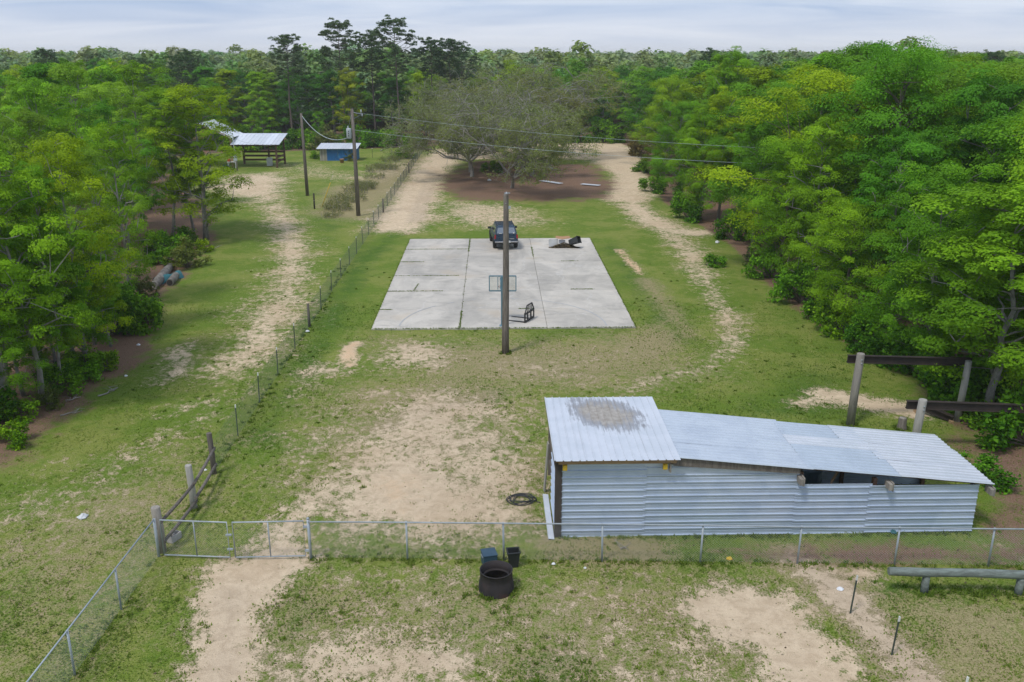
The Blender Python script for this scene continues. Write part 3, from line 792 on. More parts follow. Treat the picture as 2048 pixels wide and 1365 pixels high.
def bush_mesh(seed, r, h, nleaf, lsize, mat='leaf'):
    R = np.random.default_rng(seed); random.seed(seed); mb = MB(); C = []; Nn = []; S = []; T = []
    nc = 30
    for i in range(nc):
        phi = R.uniform(0, 6.28); q = sqrt(R.uniform(0, 1)) * r * (.85 + .35 * sin(2 * phi + seed)); z = h * R.uniform(.12, 1.15) * (1 - .45 * min(1, q / r))
        c = np.array([q * cos(phi), q * sin(phi), z]); rc = r * R.uniform(.12, .34)
        mb.tube(curve_pts((0, 0, -.05), tuple(c), .08, 3, .04), [.022, .016, .011, .006], 4, False)
        k = int(nleaf / nc * (rc / (.23 * r)) ** 2) + 8; d = sph(R, k); off = d * (rc * R.uniform(.1, 1.25, k))[:, None] * np.array([1, 1, .8])
        p = c + off; p[:, 2] = np.maximum(p[:, 2], .03)
        C.append(p); Nn.append(d * .4 + np.array([0, 0, .6]) + R.normal(size=(k, 3)) * .6); S.append(lsize * R.uniform(.5, 1.4, k)); T.append(np.clip(R.uniform(.1, .7) + R.normal(size=k) * .25, 0, 1))
    return mesh_of(mb, 'stem', 'bark_brown'), leaf_mesh('foliage', np.concatenate(C), np.concatenate(Nn), np.concatenate(S), np.concatenate(T), mat, .6, seed)

def weed_mesh(seed, r, h, n):
    R = np.random.default_rng(seed); random.seed(seed); mb = MB(); a = R.uniform(0, 6.28, 40); q = np.sqrt(R.uniform(0, 1, 40)) * r
    C = []; S = []
    for x, y in zip(q * np.cos(a), q * np.sin(a)):
        hh = h * R.uniform(.4, 1.1); e = Vector((x + R.normal() * .18, y + R.normal() * .18, hh)); mb.tube([(x, y, -.03), (x, y, hh * .4), e], [.012, .009, .004], 3, False, False)
        k = n // 40; t = R.uniform(.1, 1, k) ** .7; C.append(np.stack([x + (e.x - x) * t, y + (e.y - y) * t, hh * t], 1) + R.normal(size=(k, 3)) * np.array([.09, .09, .05]))
    C = np.concatenate(C); C[:, 2] = np.maximum(C[:, 2], .02); m_ = len(C)
    return mesh_of(mb, 'stem', 'bark_oak'), leaf_mesh('foliage', C, R.normal(size=(m_, 3)) + np.array([0, 0, .7]), .085 * R.uniform(.5, 1.5, m_), R.uniform(0, 1, m_), 'weed_leaf', .45, seed)
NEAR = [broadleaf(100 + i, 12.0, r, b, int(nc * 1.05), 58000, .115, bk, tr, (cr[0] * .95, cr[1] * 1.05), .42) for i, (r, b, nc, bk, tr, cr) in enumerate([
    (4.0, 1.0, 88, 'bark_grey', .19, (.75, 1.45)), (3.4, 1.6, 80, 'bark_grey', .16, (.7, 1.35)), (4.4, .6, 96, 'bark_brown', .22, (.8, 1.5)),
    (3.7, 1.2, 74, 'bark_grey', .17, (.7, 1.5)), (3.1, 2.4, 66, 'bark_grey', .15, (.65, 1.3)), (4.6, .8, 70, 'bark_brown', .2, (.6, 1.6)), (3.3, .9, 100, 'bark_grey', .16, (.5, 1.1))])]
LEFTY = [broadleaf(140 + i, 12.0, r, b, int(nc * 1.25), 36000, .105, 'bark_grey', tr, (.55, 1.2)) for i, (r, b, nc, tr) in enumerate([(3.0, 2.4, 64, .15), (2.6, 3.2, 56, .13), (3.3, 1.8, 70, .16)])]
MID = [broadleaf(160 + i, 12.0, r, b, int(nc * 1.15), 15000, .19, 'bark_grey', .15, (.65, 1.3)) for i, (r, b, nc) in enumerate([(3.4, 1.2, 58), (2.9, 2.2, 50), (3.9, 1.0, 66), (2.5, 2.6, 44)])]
PINES = [pine(200, 18, 3.0, 10.5, 9500, .30), pine(201, 18, 2.5, 11.5, 8000, .30), pine(202, 18, 3.7, 10.0, 11000, .30)]
OAKS = [oak(300, 10.5, 6.6, 27000, .18), oak(301, 10.0, 7.0, 27000, .18), oak(302, 9.5, 6.4, 26000, .18)]
BUSH = [bush_mesh(400, 1.0, 1.1, 2600, .12), bush_mesh(401, 1.0, .9, 2200, .11), bush_mesh(402, 1.0, 1.3, 2600, .12, 'weed_leaf')]

WEED = [weed_mesh(450, 1.0, .75, 1300), weed_mesh(451, 1.0, .6, 1100), weed_mesh(452, 1.0, .9, 1200)]

def plant(name, proto, loc, scale, rz, color, label, cat, group=None, lean=(0, 0), parts=('trunk', 'crown')):
    o = bpy.data.objects.new(name, None); COL.objects.link(o)
    o.location = loc; o.rotation_euler = (lean[0], lean[1], rz)
    o.scale = scale if isinstance(scale, tuple) else (scale,) * 3
    tag(o, label, cat, group)
    for nm, me_ in zip(parts, proto):
        c = bpy.data.objects.new(nm, me_); COL.objects.link(c); c.parent = o
        c.color = (*color, 1) if nm in ('crown', 'foliage') else (1, 1, 1, 1)
    return o
BRIGHT = (1.08, 1.12, .75); YEL = (1.42, 1.18, .55); MIDG = (.70, .92, .8); DARK = (.40, .68, .95); BLUEG = (.46, .76, 1.3); PALE = (1.15, 1.12, 1.5); BROWN = (1.35, .92, .9)
placed = []
def tree_px(proto_set, k, px, py, top, color, label, rscale=1.0, h0=13.0, name='broadleaf_tree', lean=(0, 0), cat='tree', group=None, rz=None):
    g = G(px, py); g.z = float(ground_z(g.x, g.y)); hh = atY(px, top, g.y).z - g.z
    sc = hh / h0; placed.append((g.x, g.y, 2.2))
    return plant(name, proto_set[k % len(proto_set)], g, (sc * rscale, sc * rscale, sc), random.uniform(0, 6.28) if rz is None else rz, color, label, cat, group, lean)

# trees one can point to, right-hand wood from near to far
tree_px(NEAR, 4, 1975, 840, 340, (.92, 1.02, .7), 'green tree nearest the viewer on the right, its crown above the dark beams', 1.65, rz=.6)
tree_px(NEAR, 0, 2106, 800, 165, BRIGHT, 'tall bright green tree at the right border of the photo, above the nearest crown', 0.95)
tree_px(NEAR, 3, 1848, 742, 300, MIDG, 'green tree on a thick dark trunk behind the upper dark beam', 0.95)
tree_px(NEAR, 2, 1684, 655, 385, BRIGHT, 'low bright green tree bulging out over the lawn right of the concrete pad', 1.09)
tree_px(NEAR, 6, 1771, 655, 235, (.48, .80, .9), 'deep green tree rising behind the low bright tree on the right', 0.99)
tree_px(NEAR, 2, 1751, 590, 62, (.62, .92, .95), 'tallest dark green tree on the right, its top against the sky', 0.90)
tree_px(NEAR, 4, 1931, 640, 120, DARK, 'tall blue-green tree behind the nearest crowns at the upper right', 0.99)
tree_px(NEAR, 6, 1628, 590, 210, BRIGHT, 'bright green tree standing left of the tallest dark tree on the right', 0.95)
tree_px(NEAR, 5, 1564, 550, 250, (.95, 1.08, .8), 'rounded green tree where the right track bends round the pad', 0.95)
tree_px(NEAR, 1, 1506, 492, 200, MIDG, 'slender mid green tree beside the small shrub on the right edge', 0.90)
tree_px(NEAR, 4, 1435, 441, 165, YEL, 'yellow-green tree with two bare lower trunks at the sandy bend', 0.95)
tree_px(NEAR, 1, 1400, 441, 200, (1.05, 1.12, .8), 'light green tree left of the yellow-green one at the sandy bend', 0.95)
tree_px(NEAR, 3, 1358, 402, 190, MIDG, 'green tree with a pale trunk base at the corner of the right track', 0.95)
tree_px(NEAR, 0, 1334, 352, 140, (1.2, 1.1, .75), 'olive-yellow rounded tree overhanging the end of the sandy road', 0.95)
tree_px(NEAR, 3, 1316, 318, 185, (1.0, 1.02, .8), 'smaller olive tree at the mouth of the sandy road on the right', 0.85)
tree_px(NEAR, 4, 1436, 390, 82, (.85, 1.0, .9), 'tall open-topped tree breaking the skyline right of the sandy road', 0.80)
# left-hand wood from near to far
tree_px(LEFTY, 0, 84, 802, 215, BRIGHT, 'leaning pale-trunked tree at the front of the wood on the left', 0.90, lean=(0, -.12))
tree_px(LEFTY, 1, 6, 830, 190, (1.0, 1.1, .8), 'yellowish tree at the left border of the photo', 0.94)
tree_px(LEFTY, 2, 178, 742, 225, YEL, 'yellow-green tree with a straight pale trunk, second from the left border', 0.86)
tree_px(LEFTY, 1, 124, 778, 300, MIDG, 'low green tree between the leaning tree and the straight pale trunk', 0.79)
tree_px(LEFTY, 0, 222, 668, 260, PALE, 'thin grey-green tree behind the fallen logs', 0.72)
tree_px(LEFTY, 2, 262, 612, 215, BRIGHT, 'bright green tree just left of the fallen logs', 0.79)
tree_px(LEFTY, 1, 346, 476, 160, (1.1, 1.12, .8), 'slim tree with a bright grey trunk left of the open barn', 1.20)
tree_px(LEFTY, 2, 412, 482, 142, YEL, 'tall yellow-green tree spreading in front of the open barn roof', 1.30)
tree_px(LEFTY, 1, 388, 462, 215, MIDG, 'small dark-stemmed tree between the two trunks left of the barn', 1.10)
tree_px(LEFTY, 0, 300, 420, 105, BRIGHT, 'tall bright tree standing up behind the slim grey trunk on the left', 1.15)
for k, (px, py, top, c, lab) in enumerate([(-5, 845, 560, (.8, .95, .7), 'leafy sapling at the very left border under the yellowish tree'), (48, 792, 500, (.65, .85, .7), 'dark leafy sapling left of the leaning trunk'), (118, 758, 520, (.9, 1.0, .6), 'leafy sapling right behind the leaning trunk'),
    (155, 735, 470, (.6, .8, .7), 'dark sapling left of the straight pale trunk'), (222, 694, 500, (.85, 1.0, .65), 'leafy sapling right of the straight pale trunk'), (15, 770, 430, (.55, .75, .7), 'taller dark sapling deep behind the left border'), (90, 735, 430, (.6, .8, .7), 'taller sapling deep behind the leaning tree'), (190, 690, 430, (.65, .85, .7), 'taller sapling deep behind the straight pale trunk')]):
    tree_px(LEFTY, k, px, py, top, c, lab, 1.35)
# tree line across the back
for k, (px, top, set_, c, lab) in enumerate([
    (585, 76, 0, (1, 1, 1), 'dark pine with a rounded top, leftmost of the tall pines'),
    (690, 50, 2, (1, 1, 1), 'tall wide-topped pine whose bare trunk rises behind the transformer pole'),
    (752, 70, 1, (.9, .95, .95), 'slender pine between the two tallest pines'),
    (800, 45, 2, (.95, 1, 1), 'tallest pine against the sky above the oaks'),
    (868, 84, 1, (.8, .9, .9), 'dark pine left of the rightmost pine above the oaks'),
    (905, 84, 0, (.75, .85, .9), 'dark spreading pine, rightmost of the tall pines')]):
    tree_px(PINES, set_, px, 283 - k % 3 * 3, top, c, lab, 1.0, 18.0, 'pine_tree')
tree_px(MID, 1, 704, 292, 125, BROWN, 'reddish brown leafed tree behind the transformer pole', 1.0)
tree_px(MID, 2, 1020, 284, 112, YEL, 'bright green tree rising above the middle of the bare oaks', .85)
tree_px(MID, 0, 965, 288, 168, (1.25, 1.2, .8), 'small bright green tree showing through the bare oaks', .9)
tree_px(MID, 3, 842, 290, 135, YEL, 'narrow yellow-green tree at the left end of the oaks', .8)
tree_px(MID, 0, 640, 298, 215, MIDG, 'small green tree behind the blue tarp shed', .8)
tree_px(MID, 2, 1155, 282, 108, (.75, .95, 1.0), 'broad green tree behind the right half of the bare oaks', 1.1)
tree_px(MID, 0, 1205, 280, 165, BLUEG, 'dark blue-green tree closing the end of the sandy road', 1.0)
tree_px(MID, 1, 530, 300, 190, (.9, 1.05, .9), 'green tree right behind the open barn', 1.0)
# bare oaks
for k, (px, py, top, c, lab, rs) in enumerate([
    (944, 354, 190, (.92, .94, 1.05), 'grey bare oak with two trunks left of the middle', 1.0),
    (1024, 376, 222, (1.05, 1.08, .9), 'olive grey oak nearest the pad, its single trunk in the pine straw', 1.0),
    (1062, 352, 205, (.95, 1.04, .9), 'grey oak just right of and behind the nearest oak trunk', 1.05),
    (940, 345, 215, (.95, .97, 1.0), 'low grey oak at the left end of the pine straw', .85),
    (1105, 340, 180, (1.08, 1.0, .85), 'brownish oak spreading out to the right over the sandy road', 1.15),
    (945, 318, 155, (.85, .88, .95), 'pale twiggy oak farthest back on the left of the oaks', 1.0),
    (1055, 312, 140, (.95, 1.0, .8), 'tall twiggy oak at the back of the oaks, right of the middle', .95)]):
    tree_px(OAKS, k, px, py, top, c, lab, rs * 1.02, 9.6, 'bare_oak', rz=k * 1.3)

# the rest of the wood, told apart only by where it stands
def fill(n_try, ymin, ymax, spacing, seed):
    R = np.random.default_rng(seed); out = []
    Y = R.uniform(ymin, ymax, n_try); X = R.uniform(-1, 1, n_try) * (.60 * Y + 5)
    Pq = np.stack([X, Y], 1); ok = ~inside(Pq, CLEARING) & (seg_dist(Pq, CLEARING, True) > 3.0)
    for x, y in Pq[ok]:
        if all((x - a) ** 2 + (y - b) ** 2 > max(spacing, s) ** 2 * (1.0) for a, b, s in placed):
            out.append((x, y)); placed.append((x, y, spacing))
    return out
SKY = np.array([(-300, 150), (0, 130), (100, 104), (200, 96), (280, 104), (330, 100), (400, 118), (520, 132), (560, 124), (930, 124), (1000, 120), (1120, 112), (1200, 120), (1300, 124), (1380, 100), (1440, 96), (1480, 106), (1560, 110), (1640, 88), (1700, 66), (1780, 72), (1850, 82), (1950, 88), (2048, 100), (2300, 140)], float)
def cap_height(x, y, r=3.0):
    px = CX + F * x / (y * _c + 6 * _s); ys = float(np.interp(px, SKY[:, 0], SKY[:, 1])) + 3
    if px > 1600: ys = max(ys, 300 if y < 37 else 180 if y < 45 else 100 if y < 52 else 0)
    if px < 450: ys = max(ys, 240 if y < 36 else 175 if y < 48 else 125 if y < 60 else 0)
    return atY(px, ys, y).z
cnt = {'l': 0, 'r': 0, 'b': 0}
KINDS = [('bright green', BRIGHT), ('yellow-green', YEL), ('mid green', MIDG), ('dark green', DARK), ('pale green', PALE), ('fresh green', (.9, 1.05, .95)), ('deep green', (.52, .80, .85))]
def palette(x, y):
    n = float(vnoise(np.array([x / 13.0 + 40]), np.array([y / 13.0 + 9]), 5)[0]); u = random.random()
    nm, w = KINDS[int((n * .7 + u * .3) * len(KINDS)) % len(KINDS)]
    v = random.uniform(.8, 1.2); return nm, tuple(c * v for c in w)
WHERE = {'l': 'in the wood on the left', 'r': 'in the wood on the right', 'b': 'in the back tree line'}
rest = []
for (x, y) in fill(2600, 27, 100, 5.0, 11) + fill(3000, 100, 172, 5.6, 12):
    side = 'b' if (y > 135 and abs(x) < 75) or (y > 120 and -52 < x < 18) else ('l' if x < 0 else 'r')
    hgt = random.uniform(10.5, 14.5) if side == 'l' else random.uniform(12, 16.5) if side == 'r' else random.uniform(10, 13.6)
    if side == 'r' and y > 95: hgt = random.uniform(11, 14.5)
    if side == 'l' and y > 100: hgt = random.uniform(11.5, 14.8)
    hgt = min(hgt, cap_height(x, y) - float(ground_z(x, y)))
    if hgt < 4: continue
    z = float(ground_z(x, y)); cnt[side] += 1
    row = 'front' if y < 60 else 'middle' if y < 100 else 'back'
    if side == 'b': row = 'front' if y < 145 else 'middle' if y < 158 else 'back'
    if y < 75: pr = (LEFTY if side == 'l' else NEAR)[random.randrange(3 if side == 'l' else 7)]
    else: pr = MID[random.randrange(4)]
    if side == 'b' and random.random() < .12:
        o = plant('pine_tree', PINES[random.randrange(3)], (x, y, z), random.uniform(.66, .8), random.uniform(0, 6.28), (.9, 1, 1), 'x', 'tree', 'ordinary pines in the tree line across the back'); kind = 'dark ordinary pine'
    else:
        sc = hgt / 13.0; rs = sc * (random.uniform(.8, 1.1) if side == 'l' else random.uniform(1.15, 1.55)); nm, col = palette(x, y)
        o = plant('broadleaf_tree', pr, (x, y, z), (rs, rs, sc), random.uniform(0, 6.28), col, 'x', 'tree', 'trees ' + WHERE[side], (random.uniform(-.05, .05), random.uniform(-.05, .05))); kind = nm + ' tree'
    rest.append((side, row, kind, x / y, o))
ORD = ['first', 'second', 'third', 'fourth', 'fifth', 'sixth', 'seventh', 'eighth', 'ninth', 'tenth', 'eleventh', 'twelfth', 'thirteenth', 'fourteenth', 'fifteenth', 'sixteenth', 'seventeenth', 'eighteenth', 'nineteenth', 'twentieth'] + ['%dth' % k for k in range(21, 60)]
keys = {}
for side, row, kind, q, o in rest: keys.setdefault((side, row, kind), []).append((q, o))
for (side, row, kind), lst in keys.items():
    lst.sort(key=lambda a: a[0])
    for k, (q, o) in enumerate(lst): o['label'] = f'{ORD[k]} {kind} from the left {WHERE[side]}, {row} rows'
print('trees', cnt)

# far forest out to the horizon: one mass
far_col = bpy.data.collections.new('far_crowns')
for k in range(5):
    R = np.random.default_rng(600 + k); C = []; Nn = []; S = []; T = []
    rr, hh = [(3.4, 11.5), (2.9, 12.5), (4.0, 11), (2.6, 12), (3.2, 13)][k]
    for i in range(26):
        t = (i + .5) / 26; phi = i * 2.4; z = 2.5 + (hh - 2.5) * t; q = rr * max(.15, sin(pi * (t * .8 + .17))) ** .6 * R.uniform(.35, 1.05)
        c = np.array([q * cos(phi), q * sin(phi), z]); n = 30; d = sph(R, n); d[:, 2] = np.where(d[:, 2] < -.3, -d[:, 2], d[:, 2])
        C.append(c + d * (1.25 * R.uniform(.4, 1, n))[:, None]); Nn.append(d * .6 + np.array([0, 0, .6]) + R.normal(size=(n, 3)) * .3); S.append(R.uniform(.5, 1.0, n)); T.append(np.clip(R.uniform(.2, .8) + R.normal(size=n) * .15, 0, 1))
    fo = bpy.data.objects.new('far_crown', leaf_mesh('far_crown', np.concatenate(C), np.concatenate(Nn), np.concatenate(S), np.concatenate(T), 'far_leaf', .8, k))
    far_col.objects.link(fo)
R = np.random.default_rng(77); pts = []
y = 168.0
while y < 1950:
    st = 4.1 + (y - 168) * .012
    xs = np.arange(-.66 * y - 20, .66 * y + 20, st) + R.uniform(-st * .4, st * .4)
    yy = y + R.uniform(-st * .45, st * .45, len(xs)); xs = xs + R.uniform(-st * .45, st * .45, len(xs))
    pts.append(np.stack([xs, yy, ground_z(xs, yy) - .3], 1)); y += st * .95 + (y - 168) * .006
pts = np.concatenate(pts); print('far', len(pts))
fme = bpy.data.meshes.new('far_forest'); fme.from_pydata(pts.tolist(), [], [])
for nm, dt, arr in (('rot', 'FLOAT', R.uniform(0, 6.28, len(pts))), ('scl', 'FLOAT', R.uniform(.78, 1.12, len(pts)) * np.where(R.uniform(0, 1, len(pts)) < .03, 1.12, 1.0) * (1 + np.clip(pts[:, 1] - 300, 0, 800) / 2600)), ('idx', 'INT', R.integers(0, 5, len(pts)))):
    a = fme.attributes.new(nm, dt, 'POINT'); a.data.foreach_set('value', arr.astype(np.float32 if dt == 'FLOAT' else np.int32))
ffo = bpy.data.objects.new('far_forest', fme); COL.objects.link(ffo)
tag(ffo, 'far-off green forest reaching to the horizon behind everything', 'forest', kind='stuff')
ng = bpy.data.node_groups.new('far_forest_nodes', 'GeometryNodeTree')
ng.interface.new_socket('Geometry', in_out='INPUT', socket_type='NodeSocketGeometry'); ng.interface.new_socket('Geometry', in_out='OUTPUT', socket_type='NodeSocketGeometry')
gi = ng.nodes.new('NodeGroupInput'); go_ = ng.nodes.new('NodeGroupOutput'); iop = ng.nodes.new('GeometryNodeInstanceOnPoints')
ci = ng.nodes.new('GeometryNodeCollectionInfo'); ci.inputs[0].default_value = far_col; ci.inputs[1].default_value = True; ci.inputs[2].default_value = True
def na(nm, dt):
    n = ng.nodes.new('GeometryNodeInputNamedAttribute'); n.data_type = dt; n.inputs[0].default_value = nm; return n.outputs[0]
cx_ = ng.nodes.new('ShaderNodeCombineXYZ'); ng.links.new(na('rot', 'FLOAT'), cx_.inputs[2])
iop.inputs['Pick Instance'].default_value = True
ng.links.new(gi.outputs[0], iop.inputs['Points']); ng.links.new(ci.outputs[0], iop.inputs['Instance']); ng.links.new(na('idx', 'INT'), iop.inputs['Instance Index'])
ng.links.new(cx_.outputs[0], iop.inputs['Rotation']); ng.links.new(na('scl', 'FLOAT'), iop.inputs['Scale']); ng.links.new(iop.outputs[0], go_.inputs[0])
ffo.modifiers.new('forest', 'NODES').node_group = ng

# ---------------------------------------------------------------- long sheet-metal shed
A = G(1114, 1074); B = G(1942, 1063)
u_ = (B - A).normalized(); n_ = Vector((-u_.y, u_.x, 0)); LEN = (B - A).length
shed = thing('metal_shed', 'long low shed of ribbed silver metal sheets behind the chain-link fence', 'shed', A, math.atan2(u_.y, u_.x))
def ribbed(name, mat, origin, du, dv, lu, lv, parent, pitch=.235, ht=.024, nrm=(0, 0, 1), seg=None, wav=0.0, minor=True):
    """trapezoid-ribbed metal sheet: ribs run along du (length lu), repeat along dv (length lv)"""
    du = Vector(du).normalized(); dv = Vector(dv).normalized(); nn = Vector(nrm).normalized(); origin = Vector(origin)
    prof = []; v = 0.0
    while v < lv - 1e-4:
        for a, hgt in ((0, 0), (.012, ht), (.034, ht), (.046, 0)) + (((.135, 0), (.141, ht * .28), (.153, ht * .28), (.159, 0)) if minor else ()):
            q = v + a * pitch / .235
            if q <= lv: prof.append((q, hgt))
        v += pitch
    prof.append((lv, 0.0))
    ns = seg or max(1, int(lu / 1.2)); mb = MB(); n = len(prof); vs_ = []
    for i in range(ns + 1):
        for (q, hgt) in prof:
            w = wav * (sin(i * 1.7 + q * 2.1) + .6 * sin(i * .9 - q * 3.3)) if 0 < i < ns else 0
            vs_.append(origin + du * (lu * i / ns) + dv * q + nn * (hgt + w))
    top = len(vs_); vs_ += [p - nn * .004 for p in vs_]
    fs = []
    for i in range(ns):
        for k in range(n - 1):
            a, b, c, d = i * n + k, (i + 1) * n + k, (i + 1) * n + k + 1, i * n + k + 1
            fs.append((a, b, c, d)); fs.append((top + d, top + c, top + b, top + a))
    for k in range(n - 1):
        fs.append((k, k + 1, top + k + 1, top + k)); a = ns * n; fs.append((a + k + 1, a + k, top + a + k, top + a + k + 1))
    for i in range(ns):
        fs.append((i * n, top + i * n, top + (i + 1) * n, (i + 1) * n)); e = n - 1; fs.append(((i + 1) * n + e, top + (i + 1) * n + e, top + i * n + e, i * n + e))
    mb.add(vs_, fs)
    return mb.build(name, mat, parent)
SX, BACK = 3.36, 4.15
def rz_(s): return 2.585 - (s - SX) * .1045
def wall(s0, s1, z0, z1, t, mat='wall_sheet', wav=.0015):
    return ribbed('wall_sheet', mat, (s0, t, z0), (1, 0, 0), (0, 0, 1), s1 - s0, z1 - z0, shed, pitch=.215, ht=.036, nrm=(0, -1, 0), wav=wav, minor=True)
wall(.10, 2.56, -.03, 2.40, -.006)
wall(2.50, 7.02, .0, 1.92, .004)
# upper strip follows the falling eave
def slant(s0, s1, z0, za, zb, t):
    mb = MB(); k = 0; z = z0
    vs_ = [(s0, t, z0), (s1, t, z0), (s1, t, zb), (s0, t, za), (s0, t + .004, z0), (s1, t + .004, z0), (s1, t + .004, zb), (s0, t + .004, za)]
    mb.hexa([vs_[i] for i in (0, 1, 5, 4, 3, 2, 6, 7)])
    while z < za - .06:
        e = s1 if z + .03 < zb else s0 + (s1 - s0) * (za - z - .03) / max(za - zb, 1e-3)
        mb.add([(s0, t - .002, z), (e, t - .002, z), (e, t - .024, z + .016), (s0, t - .024, z + .016), (e, t - .024, z + .046), (s0, t - .024, z + .046), (e, t - .002, z + .062), (s0, t - .002, z + .062)],
               [(0, 1, 2, 3), (3, 2, 4, 5), (5, 4, 6, 7)]); z += .235
    return mb.build('wall_sheet', 'wall_sheet', shed)
slant(2.50, 7.02, 1.93, 2.36, 2.06, .006)
m = MB(); m.hexa([(SX - .05, -.09, 2.30), (7.0, -.09, 2.0), (7.0, -.05, 2.0), (SX - .05, -.05, 2.30), (SX - .05, -.09, rz_(SX) - .015), (7.0, -.09, rz_(7.0) - .015), (7.0, -.05, rz_(7.0) - .015), (SX - .05, -.05, rz_(SX) - .015)]); m.build('fascia', 'old_wood', shed)
wall(6.94, 9.20, -.02, 1.62, -.002)
wall(9.12, LEN, .02, 1.56, -.010)
# posts, rails and headers
def spost(s, t, z, w=.14, mat='old_wood', name='post'):
    m = MB(); m.box((s, t, z / 2 - .1), (w, w, z + .2)); return m.build(name, mat, shed)
spost(.02, .06, 2.42, .20, 'dark_wood', 'corner_post')
for s, t, z in [(.06, 2.1, 2.45), (.06, BACK, 2.5), (SX - .1, BACK, 2.5), (SX - .08, .12, 2.35), (7.1, .12, 1.98), (7.6, 3.2, 1.98), (9.3, .12, 1.75), (9.6, 3.1, 1.75), (LEN - .1, .12, 1.5), (LEN - .1, 3.0, 1.42), (5.2, .12, 2.15), (5.2, 3.4, 2.15)]:
    spost(s, t, z, .12, 'brown_wood' if s > 6 else 'old_wood')
def sbar(name, a, b, w, h, mat): m = MB(); m.bar(a, b, w, h); return m.build(name, mat, shed)
sbar('header', (.0, -.10, 2.46), (SX + .02, -.10, 2.46), .045, .13, 'timber')
sbar('header', (SX, .20, rz_(SX) - .10), (LEN + .1, .20, rz_(LEN) - .10), .05, .14, 'brown_wood')
sbar('header', (.0, BACK + .05, 2.50), (SX, BACK + .05, 2.50), .045, .13, 'timber')
sbar('header', (SX, 3.25, rz_(SX) - .10), (LEN, 3.0, rz_(LEN) - .10), .05, .14, 'brown_wood')
for z in (.5, 1.3, 2.2): sbar('rail', (.06, .1, z), (.06, BACK, z), .05, .1, 'old_wood')
sbar('brace', (8.1, .3, 1.50), (8.9, 1.4, 1.72), .05, .09, 'timber')
for s in (.18, 3.05): m = MB(); m.box((s, -.17, 2.32), (.13, .10, .16)); bevel(m.build('joist_end', 'yellow_paint', shed), .01)
m = MB(); m.box((3.20, -.15, 2.28), (.05, .14, .26)); m.build('joist_bracket', 'grey_wood', shed)
for s, z in ((7.0, 1.82), (9.62, 1.62), (LEN + .26, 1.42)):
    m = MB(); m.box((s, -.12, z), (.10, .34, .20)); bevel(m.build('beam_end', 'grey_wood', shed), .008)
    m = MB(); m.box((s + .09, -.10, z - .02), (.05, .28, .26)); bevel(m.build('beam_plate', 'grey_wood', shed), .006)
# left end wall and what is inside
ribbed('side_sheet', 'wall_sheet', (-.03, 2.15, .05), (0, -1, 0), (0, 0, 1), 2.0, 1.75, shed, nrm=(-1, 0, 0))
ribbed('back_sheet', 'wall_sheet', (LEN, 3.1, .0), (-1, 0, 0), (0, 0, 1), 4.2, 1.4, shed, nrm=(0, 1, 0))
m = MB(); m.bar((-.20, 2.9, 0), (-.12, 2.5, 1.9), .04, .16); m.build('leaning_board', 'pale_wood', shed)
# roofs
def roof_mat_patch():
    metal_sheet('roof_patched', (.70, .73, .78), (.62, .66, .71), (1.72, 3.0, 1.18, 1.45))
roof_mat_patch()
zf, zb = 2.60, 2.68
wl = (SX + .22) / 4
for k in range(4):
    s0 = -.14 + k * wl
    ribbed('roof_sheet', 'roof_patched', (s0, -.34, zf + .003 * (k % 2)), (0, 4.72, zb - zf), (1, 0, 0), 4.72, wl + .012, shed, pitch=.235, ht=.026, nrm=(0, 0, 1), seg=5, wav=.003, minor=False)
m = MB(); m.bar((-.10, -.24, zf - .05), (SX + .02, -.24, zf - .05), .03, .06); m.build('fascia', 'timber', shed)
m = MB(); m.bar((-.12, -.3, zf - .06), (-.12, 4.3, zb - .06), .03, .09); m.build('fascia', 'dark_wood', shed)
def rsheet(s0, s1, t0, t1, lift, mat):
    a = Vector((s0, t0, rz_(s0) + lift)); b = Vector((s1, t0, rz_(s1) + lift)); d = b - a
    return ribbed('roof_sheet', mat, a, d, (0, 1, 0), d.length, t1 - t0, shed, pitch=.205, ht=.024, nrm=(0, 0, 1), seg=6, wav=.004, minor=False)
rsheet(SX - .12, 7.35, -.16, .98, .000, 'roof_silver')
rsheet(SX - .12, 7.30, .94, 2.22, .005, 'roof_silver')
rsheet(SX - .12, 7.36, 2.18, 3.52, .010, 'roof_silver')
rsheet(7.22, 10.15, -.15, .92, .007, 'roof_dull')
rsheet(7.22, 9.95, .90, 1.60, .012, 'roof_dull')
rsheet(7.20, 9.90, 1.56, 2.32, .017, 'roof_bright')
rsheet(7.22, 9.80, 2.30, 3.34, .012, 'roof_dull')
rsheet(9.95, LEN + .36, -.16, 1.02, .016, 'roof_bright')
rsheet(9.75, LEN + .36, .98, 2.22, .021, 'roof_bright')
rsheet(9.05, LEN + .30, 2.18, 3.42, .026, 'roof_bright')
# things seen through the gap
drum = thing('storage_drum', 'dark blue drum standing inside the long shed under the low roof', 'drum', A + u_ * 8.3 + n_ * 2.3)
m = MB(); m.lathe([(0, .02), (.30, .02), (.30, .28), (.315, .30), (.30, .32), (.30, .60), (.315, .62), (.30, .64), (.30, .92), (.28, .94), (0, .94)], 20); m.build('drum_body', 'pipe_blue', drum)
m = MB(); m.lathe([(0, .94), (.05, .94), (.05, .97), (0, .97)], 10, (.14, 0, 0)); m.build('cap', 'black_plastic', drum)

